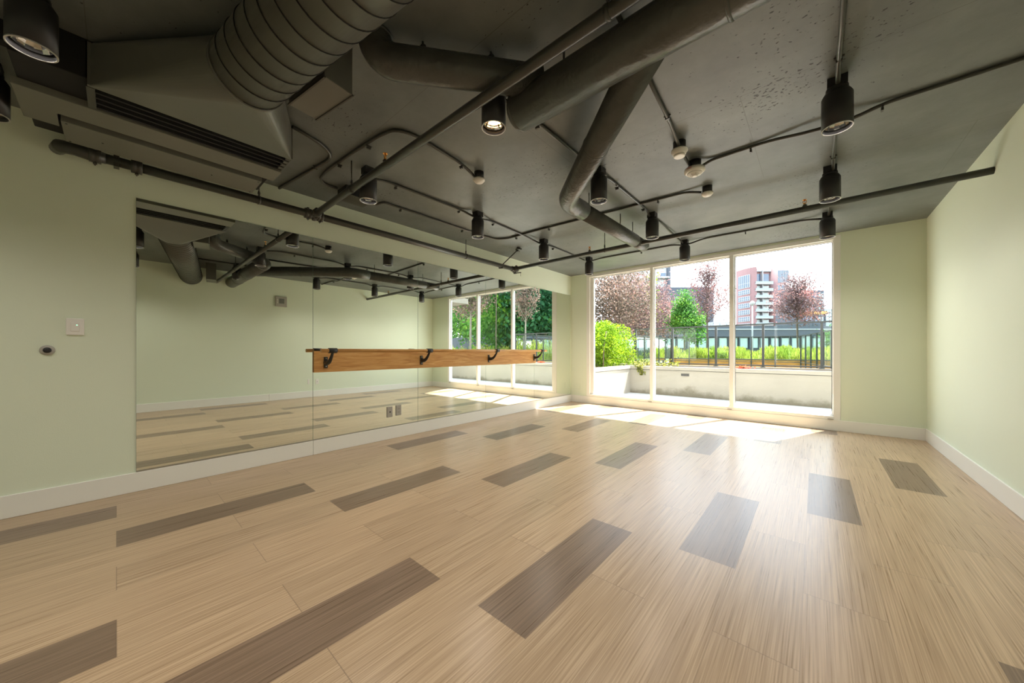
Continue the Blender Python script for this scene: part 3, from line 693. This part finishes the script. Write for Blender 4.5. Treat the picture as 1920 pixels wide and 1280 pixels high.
M['bark'] = mat('grey_bark', (0.167, 0.126, 0.1), .9, noise=(8, .7, 1.3))
M['lightbark'] = mat('pale_bark', (0.285, 0.259, 0.217), .9, noise=(8, .8, 1.2))
M['purple'] = leaf_mat('plum_leaves', (0.114, 0.0754, 0.0806), (0.234, 0.156, 0.15), (0.546, 0.208, 0.195))
M['plum2'] = leaf_mat('green_tinged_plum_leaves', (0.091, 0.0806, 0.0585), (0.221, 0.163, 0.13), (0.39, 0.221, 0.176))
M['green'] = leaf_mat('fresh_green_leaves', (0.0432, 0.137, 0.0288), (0.101, 0.273, 0.0432), (0.318, 0.519, 0.0576))
M['deep'] = leaf_mat('deep_green_leaves', (0.0274, 0.114, 0.0533), (0.061, 0.213, 0.0762), (0.198, 0.458, 0.0762))
M['lime'] = leaf_mat('lime_hedge_leaves', (0.0571, 0.137, 0.00914), (0.228, 0.377, 0.0137), (0.526, 0.64, 0.0343))
M['grass'] = leaf_mat('yellow_green_grass', (0.133, 0.222, 0.0295), (0.353, 0.443, 0.0591), (0.707, 0.62, 0.177))
M['ivy'] = leaf_mat('variegated_ivy', (0.0952, 0.124, 0.019), (0.286, 0.286, 0.0476), (0.476, 0.438, 0.171))
M['flower'] = leaf_mat('red_orange_flowers', (0.286, 0.0571, 0.0286), (0.476, 0.114, 0.0571), (0.571, 0.19, 0.0952))

def leaves(name, m, pts, size, parent=None, up=.0, loc=(0, 0, 0), aspect=.6, seed=1, vals=None, long_up=False):
    """one mesh of folded leaf blades; pts in metres relative to loc"""
    rg = np.random.default_rng(seed); n = len(pts); pts = np.asarray(pts, float)
    a = rg.normal(size=(n, 3)); a /= np.linalg.norm(a, axis=1)[:, None]
    if long_up: a = a * .35 + np.array([0, 0, 1.0]); a /= np.linalg.norm(a, axis=1)[:, None]
    b = rg.normal(size=(n, 3)); b -= a * (a * b).sum(1)[:, None]; b /= np.linalg.norm(b, axis=1)[:, None]
    c = np.cross(a, b); s = size * rg.uniform(.6, 1.3, n)[:, None]
    v = np.stack([pts - a * s * .5, pts + b * s * aspect * .5 + c * s * .08, pts + a * s * .5, pts - b * s * aspect * .5 + c * s * .08], 1).reshape(-1, 3)
    me = bpy.data.meshes.new(name); me.vertices.add(4 * n); me.vertices.foreach_set('co', v.ravel().astype(np.float32))
    me.loops.add(4 * n); me.polygons.add(n)
    me.loops.foreach_set('vertex_index', np.arange(4 * n, dtype=np.int32)); me.polygons.foreach_set('loop_start', np.arange(0, 4 * n, 4, dtype=np.int32))
    me.update(calc_edges=True)
    at_ = me.attributes.new('leafv', 'FLOAT', 'POINT')
    val = rg.beta(1.6, 2.2, n) if vals is None else np.clip(vals + rg.normal(0, .16, n), 0, 1)
    at_.data.foreach_set('value', np.repeat(val, 4).astype(np.float32))
    me.materials.append(m); o = bpy.data.objects.new(name, me); COL.objects.link(o); o.location = loc
    if parent is not None: o.parent = parent
    return o

RX_, RY_ = (.7526, .6585)
def at(u, t, z=0.0):                       # a point seen at picture column u, t metres deep
    r = (u - 960) / 649.0
    return Vector((4 + t * (-.6585 + r * .7526), t * (.7526 + r * .6585), z))
def zat(v, t): return 1.1 + (657.4 - v) / 649.0 * t
def atm(u, t, z=0.0):                      # the same, seen in the mirror
    p = at(u, t, z); return Vector((-p.x, p.y, z))

def tree(name, label, base, z0, z1, rad, m, nleaf=4200, size=.12, shape='vase', seed=1, group=None, bark='bark', trunk=.05, spread=.22):
    t = thing(name, label, 'tree', base, group)
    rg = np.random.default_rng(seed); h0, h1 = z0 - base[2], z1 - base[2]
    tr = MB(); segs = []
    tr.tube([(0, 0, 0), (.03, .02, h0 * .5), (0, .02, h0 + (h1 - h0) * .25), (0, 0, h0 + (h1 - h0) * .6), (.02, 0, h1 * .96)], trunk, 8, radii=[trunk, trunk * .8, trunk * .6, trunk * .35, trunk * .1])
    segs.append((np.array([0, 0, h0]), np.array([0, 0, h1])))
    nb_ = 22
    for i in range(nb_):
        u = i / nb_; zb = h0 + (h1 - h0) * (.02 + .70 * u); an = i * 2.4 + rg.uniform(-.3, .3)
        if shape == 'vase': rr = rad * (.55 + .55 * math.sin(PI * min(1, u * 1.2 + .25))); rise = (h1 - h0) * .32
        elif shape == 'cone': rr = rad * (1.05 - .85 * u); rise = (h1 - h0) * .10
        else: rr = rad * (.6 + .45 * math.sin(PI * (u * .85 + .1))); rise = (h1 - h0) * .16
        rr *= rg.uniform(.75, 1.1)
        p0 = np.array([0, 0, zb]); p1 = np.array([math.cos(an) * rr, math.sin(an) * rr, min(h1 * .99, zb + rise * rg.uniform(.6, 1.2))])
        segs.append((p0, p1)); pm = (p0 + p1) / 2 - np.array([0, 0, rise * .12])
        tr.tube([tuple(p0), tuple(pm), tuple(p1)], trunk * .3, 5, radii=[trunk * .32, trunk * .22, trunk * .06])
    tr.build('trunk', M[bark], t)
    w = np.array([np.linalg.norm(b - a) for a, b in segs]); w[0] *= .8; w /= w.sum()
    idx = rg.choice(len(segs), nleaf, p=w); u = rg.uniform(.12, 1.05, nleaf) ** .8
    A = np.array([segs[i][0] for i in idx]); B = np.array([segs[i][1] for i in idx])
    P = A + (B - A) * u[:, None] + rg.normal(0, 1, (nleaf, 3)) * rad * spread * np.array([1, 1, .9])
    rr0 = np.hypot(P[:, 0], P[:, 1]); kk = np.minimum(1, rad * 1.12 / np.maximum(rr0, 1e-6)); P[:, 0] *= kk; P[:, 1] *= kk
    P[:, 2] = np.clip(P[:, 2], h0 - .1, h1 + rad * .12)
    # clumps of like-coloured leaves
    ph = np.sin(P[:, 0] * 5 / rad + seed) + np.sin(P[:, 1] * 4.3 / rad + 2 * seed) + np.sin(P[:, 2] * 6 / rad + seed)
    leaves('foliage', m, P, size, t, seed=seed, vals=.42 + ph * .13)
    return t

# terrace
struct(MB().box(-6, 12, L + .10, 10.62, -.25, -.015).build('floor_terrace', M['paving']))
g_ = MB().add([(-90, 10.8, .10), (130, 10.8, .10), (130, 330, .10), (-90, 330, .10)], [(0, 1, 2, 3)]).build('garden_ground', M['ground']); struct(g_)
struct(MB().box(W + .2, 12, L - .15, L + .10, -.25, 6).box(-8, -.2, L - .15, L + .10, -.25, 6).box(-.2, W + .2, L - .1, L + .10, H + .3, 6).build('wall_facade', M['stucco']))
t = thing('planter_wall', 'long low white planter wall across the terrace, facing the window', 'wall', (.27, 9.07, -.015))
MB().box(0, 11.5, 0, .18, 0, .625).build('wall_body', M['stained'], t)
MB().box(0, 11.5, .012, .18, .625, .637).build('shadow_joint', M['vent'], t)
MB().box(-.18, 11.5, -.02, .20, .637, .715).build('coping', M['stucco'], t, bevel=.004)
vt = MB().box(1.275, 1.455, -.012, 0, .500, .560).build('vent_plate', M['vent'], t)
mb = MB()
for i in range(7): mb.box(1.285 + i * .024, 1.297 + i * .024, -.016, -.012, .508, .552)
mb.build('slat', M['black'], vt)
t = thing('planter_wall', 'short white planter wall on the left of the terrace under the lime hedge', 'wall', (.09, L + .10, -.015))
MB().box(0, .18, 0, 2.45, 0, .625).build('wall_body', M['stucco'], t)
MB().box(0, .168, 0, 2.45, .625, .637).build('shadow_joint', M['vent'], t)
MB().box(-.02, .20, 0, 2.45, .637, .715).build('coping', M['stucco'], t, bevel=.004)
struct(MB().box(-6, .09, L + .10, 10.62, 0, .60).box(.09, 12, 9.25, 10.62, 0, .62).build('planter_soil', M['soil']))
struct(MB().box(-6, 12, 10.62, 10.80, -.25, .685).build('kerb', M['stucco']))
# balcony slab of the storey above, seen in the mirror
struct(MB().box(7.5, 9.4, L + .10, 10.2, 3.15, 3.38).build('balcony_slab', M['stucco']))

# near railing
def railing(label, pts, zt, zb, zfoot, pw, spacing=None, group='terrace railings', posts=None, bottom=True):
    o = Vector((pts[0][0], pts[0][1], zfoot))
    t = thing('glass_railing', label, 'railing', o, group)
    for i in range(len(pts) - 1):
        a = Vector((*pts[i], 0)); b = Vector((*pts[i + 1], 0)); d = (b - a); ln = d.length; dn = d.normalized(); ang = math.atan2(dn.y, dn.x)
        R = Matrix.Rotation(ang, 3, 'Z'); off = a - Vector((o.x, o.y, 0))
        zt_, zb_ = zt - zfoot, zb - zfoot
        MB().box(-pw / 2, ln + pw / 2, -pw * .6, pw * .6, zt_ - pw * .7, zt_, R, off).build('top_rail', M['rail'], t)
        if bottom: MB().box(0, ln, -pw * .4, pw * .4, zb_ - pw * .6, zb_, R, off).build('bottom_rail', M['rail'], t)
        ps = posts if (posts is not None and i == 0) else [ln * k_ / max(1, round(ln / spacing)) for k_ in range(max(1, round(ln / spacing)) + 1)]
        for p in ps:
            MB().box(p - pw / 2, p + pw / 2, -pw / 2, pw / 2, 0, zt_ - pw * .7, R, off).box(p - pw, p + pw, -pw, pw, 0, .02, R, off).build('post', M['rail'], t)
        for p, q in zip(ps[:-1], ps[1:]):
            MB().add([tuple(R @ Vector((x, 0, z)) + off) for x, z in ((p + .04, zb_ + .01), (q - .04, zb_ + .01), (q - .04, zt_ - pw * .7 - .02), (p + .04, zt_ - pw * .7 - .02))], [(0, 1, 2, 3)]).build('glass_panel', M['rail_glass'], t)
    return t
railing('near dark glass railing standing behind the long planter wall', [(-.22, 10.71), (5.20, 10.71), (5.2, 15.5)], 1.785, .745, .685, .05, 1.1, posts=[0, 1.09, 2.20, 3.24, 4.34, 5.42])
railing('farther thin glass railing beyond the courtyard, in front of the orange planter', [(-.40, 11.2), (-.40, 14.85), (3.65, 14.85), (4.30, 11.4)], 1.60, .72, .10, .034, .72)
t = thing('planter_box', 'long orange cedar planter filled with grasses behind the railings', 'planter', (-.5, 14.92, .10))
MB().box(0, 5.2, 0, .05, 0, .68).box(0, .05, .05, 3.4, 0, .65).box(5.15, 5.2, .05, 3.4, 0, .65).box(0, 5.2, 3.4, 3.45, 0, .65).build('boards', M['orange'], t)
MB().box(-.02, 5.22, -.02, .08, .68, .71).build('cap', M['vent'], t)
MB().box(.05, 5.15, .05, 3.4, .3, .56).build('soil', M['soil'], t)

# hedge, ivy, flowers
rg = np.random.default_rng(3)
def blob(n, x0, x1, y0, y1, z0, z1, seed, bumps=9):
    rg = np.random.default_rng(seed); P = []
    c = [(rg.uniform(x0 + .25, x1 - .2), rg.uniform(y0 + .2, y1 - .2), rg.uniform(z0 + .2, z1 - .25), rg.uniform(.28, .5)) for _ in range(bumps)]
    for i in range(n):
        k_ = c[rg.integers(bumps)]; d = rg.normal(size=3); d /= np.linalg.norm(d); r = k_[3] * rg.uniform(.72, 1.0)
        P.append((min(x1, k_[0] + d[0] * r), k_[1] + d[1] * r, max(z0, k_[2] + d[2] * r)))
    return np.array(P)
P = blob(24000, -1.9, .03, 7.0, 10.3, 0, 1.30, 4, 46)
t = thing('clipped_hedge', 'bright lime green rounded hedge behind the short planter wall', 'hedge', (-.9, 8.6, .60))
P -= np.array([-.9, 8.6, 0]); val = .45 + .25 * np.sin(P[:, 0] * 9) * np.sin(P[:, 1] * 8 + 1) * np.sin(P[:, 2] * 10)
leaves('foliage', M['lime'], P, .060, t, seed=11, vals=val)
tw = MB()
for i in range(12):
    a = rnd.uniform(-.8, .8); b = rnd.uniform(-1.3, 1.3); tw.tube([(a, b, 0), (a + rnd.uniform(-.1, .1), b + rnd.uniform(-.1, .1), .6), (a + rnd.uniform(-.2, .2), b, 1.0)], .012, 5)
tw.build('stem', M['bark'], t)
# dark inner mass so that the hedge is not see-through
P = []
for i in range(340): P.append((rnd.uniform(0, 1.15), rnd.gauss(0, .10), rnd.gauss(.05, .05)))
for i in range(95):
    u = rnd.random(); P.append((.22 + rnd.gauss(0, .05) + u * .10, -.22 - .02 * rnd.random(), .02 - u * .26))
P = np.array([(p[0], p[1] , p[2]) for p in P])
t = thing('trailing_ivy', 'yellow green ivy creeping on the planter coping and trailing down the wall', 'plant', (.30, 9.26, .70))
leaves('foliage', M['ivy'], P, .062, t, seed=12)
MB().tube([(0, 0, .02), (.4, .04, .03), (.8, -.02, .02), (1.15, .02, .03)], .005, 5).tube([(.25, -.05, .03), (.25, -.215, .03), (.30, -.225, -.22)], .004, 5).build('vine', M['bark'], t)
t = thing('flower_clump', 'small clump of red orange flowers on the planter coping', 'flowers', (2.80, 9.20, .70))
leaves('petals', M['flower'], np.array([(rnd.gauss(0, .07), rnd.gauss(0, .03), abs(rnd.gauss(.02, .02))) for _ in range(90)]), .05, t, seed=13)
MB().tube([(-.1, 0, 0), (0, 0, .03), (.1, 0, .0)], .005, 5).build('stem', M['bark'], t)

# grasses: uncountable beds
def grass_bed(label, x0, x1, y0, y1, z, h, n, seed, m='grass', mounds=18):
    rg = np.random.default_rng(seed); c = np.stack([rg.uniform(x0, x1, mounds), rg.uniform(y0, y1, mounds), rg.uniform(.65, 1.1, mounds)], 1)
    k_ = rg.integers(0, mounds, n); d = rg.normal(0, .22, (n, 2)); r = np.hypot(d[:, 0], d[:, 1])
    zz = h * c[k_, 2] * np.clip(1 - (r / .62) ** 2, .12, 1) * rg.uniform(.35, 1, n)
    P = np.stack([np.clip(c[k_, 0] + d[:, 0], x0, x1), np.clip(c[k_, 1] + d[:, 1], y0, y1), zz], 1)
    mid = np.array([(x0 + x1) / 2, (y0 + y1) / 2, 0])
    o = leaves('grass_bed', M[m], P - mid, .13, None, loc=(mid[0], mid[1], z), aspect=.16, seed=seed, vals=.35 + .4 * np.sin(c[k_, 0] * 3 + c[k_, 1]) ** 2, long_up=True)
    tag(o, label, 'grass', kind='stuff'); return o
grass_bed('yellow green mounded grasses growing out of the orange planter', -.4, 4.6, 15.1, 18.2, .66, .60, 34000, 21, mounds=60)
grass_bed('taller feathery grasses at the right end of the near railing', 4.5, 5.1, 11.2, 14.5, .10, 1.45, 7000, 22, mounds=12)
grass_bed('wide bed of bright grasses on the right, seen in the mirror', 5.5, 14, 11.2, 17, .10, 1.30, 42000, 23, mounds=130)
grass_bed('green ground planting behind the lime hedge', -4, -.6, 10.9, 15, .10, 1.2, 10000, 24, mounds=30)

PG = 'plum leaved trees outside'
tree('plum_tree', 'dense plum tree filling the left window pane above the hedge', at(1142, 13.0, .1), 1.7, 4.6, 1.35, M['plum2'], 15000, .082, 'round', 31, PG, spread=.30)
tree('plum_tree', 'second dense plum tree just left of the first mullion', at(1192, 15.5, .1), 1.7, 4.65, 1.25, M['purple'], 13000, .082, 'round', 32, PG, spread=.28)
tree('plum_tree', 'low plum tree between the first mullion and the green tree', at(1243, 18.5, .1), 1.9, 4.35, 1.0, M['purple'], 6000, .085, 'round', 33, PG, spread=.26)
tree('maple_tree', 'bright green conical tree in the middle window pane', at(1282, 15.8, .1), 2.0, 3.75, .80, M['green'], 8000, .09, 'cone', 34, None, spread=.22)
tree('maple_tree', 'small green sapling below the conical tree, behind the railing', at(1303, 15.0, .1), 1.45, 1.95, .45, M['green'], 500, .10, 'round', 35, None, spread=.25, trunk=.02)
tree('plum_tree', 'tall airy plum tree against the white sky in the middle pane', at(1325, 16.8, .1), 2.35, 5.6, 1.08, M['purple'], 5200, .088, 'vase', 36, PG, bark='bark', trunk=.06, spread=.16)
tree('plum_tree', 'spreading plum tree in front of the pink tower', at(1494, 15.5, .1), 2.25, 4.45, 1.0, M['purple'], 7000, .078, 'vase', 37, PG, trunk=.05, spread=.18)
tree('yellow_tree', 'thin yellow green tree top behind the plum trees', at(1222, 17.5, .1), 2.0, 5.0, .45, M['lime'], 900, .11, 'vase', 38, None, spread=.25)
tree('broadleaf_tree', 'green leafy tree at the far right edge of the window', at(1572, 14.5, .1), .9, 2.1, .7, M['green'], 1500, .11, 'round', 39, None)
# seen in the mirror
GG = 'tall green trees on the right, seen in the mirror'
for i, (u, tt, r_, z1, lb) in enumerate([(948, 21, 2.3, 7.6, 'large green tree behind the middle pane in the mirror'), (1022, 19, 2.2, 7.4, 'large green tree at the right edge of the mirrored window'),
        (905, 27, 2.6, 8.8, 'farther green tree behind the mirrored plum trees'), (985, 27, 2.8, 9.4, 'tallest green tree at the back, between the two large ones in the mirror'), (868, 31, 2.6, 8.6, 'farthest green tree at the left edge of the mirrored window'), (1045, 27, 2.6, 9, 'dark green tree behind the right edge of the mirrored window')]):
    tree('broadleaf_tree', lb, atm(u, tt, .1), 1.0, z1, r_, M['deep'] if i % 2 else M['green'], 9500, .26, 'round', 50 + i, GG, spread=.30, trunk=.12)
tree('plum_tree', 'plum tree with pale trunk in the left mirrored pane', atm(882, 17, .1), 2.6, 5.2, 1.1, M['plum2'], 3600, .12, 'vase', 61, PG, bark='lightbark', trunk=.07)
tree('plum_tree', 'narrow plum tree beside the right mullion in the mirror', atm(985, 14.5, .1), 2.2, 5.0, .55, M['plum2'], 2600, .10, 'vase', 62, PG, bark='lightbark', trunk=.045)
tree('plum_tree', 'plum branch hanging at the top of the middle mirrored pane', atm(930, 16.5, .1), 3.9, 5.2, .75, M['purple'], 1600, .11, 'round', 63, PG, bark='bark', trunk=.03)
t = thing('boundary_fence', 'dark blue boundary fence with pale posts behind the mirrored grasses', 'fence', atm(845, 27, .1))
a = Vector((0, 0, 0)); b = atm(1060, 22, .1) - atm(845, 27, .1); ang = math.atan2(b.y, b.x); R = Matrix.Rotation(ang, 3, 'Z'); ln = b.length
MB().box(0, ln, -.03, .03, 0, 2.0, R).build('panel', M['slate'], t)
for i in range(10): MB().box(ln * i / 9 - .07, ln * i / 9 + .07, -.12, -.03, 0, 2.15, R).build('post', M['cyan'], t)

# ------------------------------------------------------------------ buildings
def bframe(u, t_):
    p = at(u, t_, 0); return p, math.radians(41.19)
def building(name, label, u, t_, cat='building'):
    p, a = bframe(u, t_); return thing(name, label, cat, p, 'buildings beyond the trees', rot=(0, 0, a))
def X(u, uc, t_): return (u - uc) / 649.0 * t_
# pink tower
T = 149.0; uc = 1432
b = building('apartment_tower', 'pink apartment tower with white balconies and a round corner', uc, T)
zt = zat(500, T)
ns = 6
X0 = (uc - 960) / 649.0 * T
def wing(u):
    w_ = max(0, min(1, (u - 1380) / 39.0)); y = 9.0 * (1 - w_) ** 1.6
    return ((u - 960) / 649.0 * (T + y) - X0, y)
arcp = [wing(1380 + 39.0 * i / ns) for i in range(ns + 1)]
v = []; f = []
for x, y in arcp: v += [(x, y, 0), (x, y, zt)]
nn = len(arcp)
v += [(6.0, 22, 0), (6.0, 22, zt), (3.4, 22, 0), (3.4, 22, zt)]
for i in range(nn + 1): f.append((2 * i, 2 * i + 2, 2 * i + 3, 2 * i + 1))
f.append((2 * (nn + 1), 0, 1, 2 * (nn + 1) + 1)); f.append(tuple(2 * i + 1 for i in range(nn + 2)))
MB().add(v, f).build('curved_wing', M['pink'], b)
rows = [(513, 537)] + [(541 + 12.9 * i, 549.5 + 12.9 * i) for i in range(6)]
for va, vb in rows:
    z1_, z0_ = zat(va, T), zat(vb, T); k_ = 6; vv = []; ff_ = []
    us = [1384 + 21.0 * i / k_ for i in range(k_ + 1)]; pp_ = [wing(u) for u in us]
    for x, y in pp_: vv += [(x - .1, y - .22, z0_), (x - .1, y - .22, z1_)]
    for i in range(k_): ff_.append((2 * i, 2 * i + 2, 2 * i + 3, 2 * i + 1))
    wn = MB().add(vv, ff_).build('window', M['bglass'], b)
    fm = MB()
    for x, y in pp_: fm.box(x - .22, x + .02, y - .42, y - .22, z0_, z1_)
    for zz in (z0_, z0_ + (z1_ - z0_) * (.35 if z1_ - z0_ > 4 else .5), z1_):
        for (x0, y0), (x1, y1) in zip(pp_[:-1], pp_[1:]):
            fm.add([(x0 - .1, y0 - .3, zz - .09), (x1 - .1, y1 - .3, zz - .09), (x1 - .1, y1 - .3, zz + .09), (x0 - .1, y0 - .3, zz + .09)], [(0, 1, 2, 3)])
    fm.build('glazing_bars', M['bwhite'], wn)
MB().box(X(1419, uc, T), X(1449, uc, T), 2.2, 8, 0, zat(504, T)).build('balcony_bay', M['pink'], b)
MB().box(X(1417.5, uc, T), X(1450, uc, T), 1.2, 2.6, zat(507.5, T), zat(502.5, T)).box(X(1432.5, uc, T), X(1434, uc, T), .9, 2.2, 0, zat(505, T)).build('white_surround', M['bwhite'], b)
for i in range(7):
    vb = 531.5 + 12.9 * i; zb_ = zat(vb, T)
    sl = MB().box(X(1416.5, uc, T), X(1449.5, uc, T), -.2, 2.2, zb_ - .25, zb_ + .10).build('balcony', M['bwhite'], b)
    MB().box(X(1416.5, uc, T), X(1449.5, uc, T), -.2, -.1, zb_ + .1, zb_ + 1.0).build('balustrade', M['cyan'], sl)
    ztop = zb_ + (4.6 if i == 0 else 2.4)
    MB().box(X(1420, uc, T), X(1431.5, uc, T), 2.0, 2.25, zb_ + .1, ztop).box(X(1435, uc, T), X(1448, uc, T), 2.0, 2.25, zb_ + .1, ztop).build('window', M['pglass'] if i else M['bglass'], b)
cx_ = (X(1449.5, uc, T) + X(1486, uc, T)) / 2; rr_ = (X(1486, uc, T) - X(1449.5, uc, T)) / 2
MB().lathe([(rr_, 0), (rr_, zat(496.5, T))], (cx_, 3.5, 0), 40).build('round_corner', M['pink'], b)
for va, vb in [(507, 530)] + [(535 + 12.9 * i, 544 + 12.9 * i) for i in range(6)]:
    vv = []; ff_ = []; k_ = 8
    for i in range(k_ + 1):
        a = -PI / 2 - .55 + i * 1.25 / k_; vv += [(cx_ + (rr_ + .1) * math.cos(a), 3.5 + (rr_ + .1) * math.sin(a), zat(vb, T)), (cx_ + (rr_ + .1) * math.cos(a), 3.5 + (rr_ + .1) * math.sin(a), zat(va, T))]
    for i in range(k_): ff_.append((2 * i, 2 * i + 2, 2 * i + 3, 2 * i + 1))
    wn = MB().add(vv, ff_).build('window', M['bglass'], b)
    fm = MB()
    for i in range(k_ + 1):
        a = -PI / 2 - .55 + i * 1.25 / k_; x, y = cx_ + (rr_ + .15) * math.cos(a), 3.5 + (rr_ + .15) * math.sin(a); fm.box(x - .08, x + .08, y - .08, y + .08, zat(vb, T), zat(va, T))
    fm.build('glazing_bars', M['bwhite'], wn)

def slab_building(name, label, u0, u1, vt, T, dep, m, parts):
    uc = (u0 + u1) / 2; b = building(name, label, uc, T)
    MB().box(X(u0, uc, T), X(u1, uc, T), 0, dep, 0, zat(vt, T)).build('wall', m, b)
    for (a0, a1, v0, v1, nx, ny, mm) in parts:
        for i in range(nx):
            for j in range(ny):
                x0 = X(a0 + (a1 - a0) * i / nx + .12 * (a1 - a0) / nx, uc, T); x1 = X(a0 + (a1 - a0) * (i + .88) / nx, uc, T)
                z1 = zat(v0 + (v1 - v0) * j / ny + .12 * (v1 - v0) / ny, T); z0 = zat(v0 + (v1 - v0) * (j + .85) / ny, T)
                w = MB().box(x0, x1, -.10, .05, z0, z1).build('window', M[mm], b)
    return b
b = slab_building('office_block', 'pale glass and concrete block at the top, just right of the first mullion', 1196, 1255.5, 462, 95, 20, M['bwhite'],
    [(1198, 1228, 470, 560, 4, 6, 'pglass'), (1238, 1249, 511, 519, 1, 1, 'bglass'), (1232, 1246, 524, 536, 1, 1, 'pglass'), (1232, 1246, 485, 505, 2, 2, 'pglass')])
MB().box(X(1249.5, 1225.75, 95), X(1255.6, 1225.75, 95), -.5, 12, 0, zat(462, 95)).build('dark_corner', M['slate'], b)
MB().box(X(1230, 1225.75, 95), X(1251, 1225.75, 95), -1.6, 0, zat(523, 95), zat(520, 95)).build('balcony', M['bwhite'], b)
b = slab_building('office_block', 'dark slate flat roofed block behind the green tree', 1228, 1338, 538, 62, 25, M['slate'],
    [(1236, 1259, 556, 568, 1, 1, 'cyan'), (1262, 1276, 553, 574, 1, 1, 'cyan'), (1236, 1276, 578, 602, 3, 1, 'pglass')])
b = slab_building('office_block', 'dark slate apartment block with small windows right of the pink tower', 1476, 1545, 544, 112, 5, M['slate'],
    [(1534, 1544, 548, 604, 2, 5, 'cyan'), (1500, 1532, 548, 604, 4, 5, 'bglass')])
b = slab_building('office_block', 'small pale cyan building at the right edge of the window', 1541, 1580, 579, 160, 20, M['cyan'],
    [(1546, 1579, 582, 606, 4, 4, 'pglass')])
b = slab_building('low_pavilion', 'low white roof with thin railing, right of the tall plum tree', 1334, 1375, 603.5, 55, 4, M['bwhite'], [(1336, 1374, 606, 613, 3, 1, 'pglass')])
fm = MB()
for i in range(6): x = X(1335 + i * 7.5, 1354.5, 55); fm.box(x - .03, x + .03, 0, .06, zat(603.5, 55), zat(598.5, 55))
fm.box(X(1334, 1354.5, 55), X(1375, 1354.5, 55), 0, .06, zat(599.5, 55), zat(598.7, 55)).build('roof_railing', M['rail'], b)
# long low pavilion with canopy
T = 46.0; uc = 1400
b = building('long_pavilion', 'long low dark pavilion with pale glazing behind the railings', uc, T)
MB().box(X(1090, uc, T), X(1600, uc, T), 0, 8, zat(631, T), zat(611, T)).build('fascia', M['slate'], b)
MB().box(X(1090, uc, T), X(1600, uc, T), -.10, 0, zat(618, T), zat(616, T)).build('light_strip', M['bwhite'], b)
MB().box(X(1090, uc, T), X(1600, uc, T), .45, 8, 0, zat(631, T)).build('back_wall', M['slate'], b)
for i in range(25):
    u = 1095 + i * 19.5
    MB().box(X(u + 2, uc, T), X(u + 17, uc, T), .30, .45, zat(652, T), zat(633.5, T)).build('window', M['pglass'], b)
    MB().box(X(u - .8, uc, T), X(u + .8, uc, T), .05, .25, 0, zat(631, T)).build('column', M['slate'], b)
# orange pergola
T = 70.0; uc = 1537
t = thing('pergola', 'small orange pergola in front of the dark block at right', 'pergola', at(uc, T, 0), rot=(0, 0, math.radians(41.19)))
MB().box(X(1523, uc, T), X(1551, uc, T), 0, 3, zat(588, T), zat(583, T)).build('beam', M['orange'], t)
for u in (1526, 1548): MB().box(X(u - .7, uc, T), X(u + .7, uc, T), 0, .3, 0, zat(588, T)).build('post', M['slate'], t)
# street lamp
T = 38.0
t = thing('street_lamp', 'white street lamp with teardrop head in front of the pink tower', 'street lamp', at(1410.5, T, 0))
MB().tube([(0, 0, 0), (0, 0, zat(572, T) )], .07, 10, radii=[.10, .06]).build('pole', M['bwhite'], t)
MB().lathe([(.06, zat(573, T)), (.20, zat(570, T)), (.26, zat(567.5, T)), (.16, zat(565, T)), (.03, zat(563.5, T))], n=18).build('lamp_head', M['bwhite'], t)
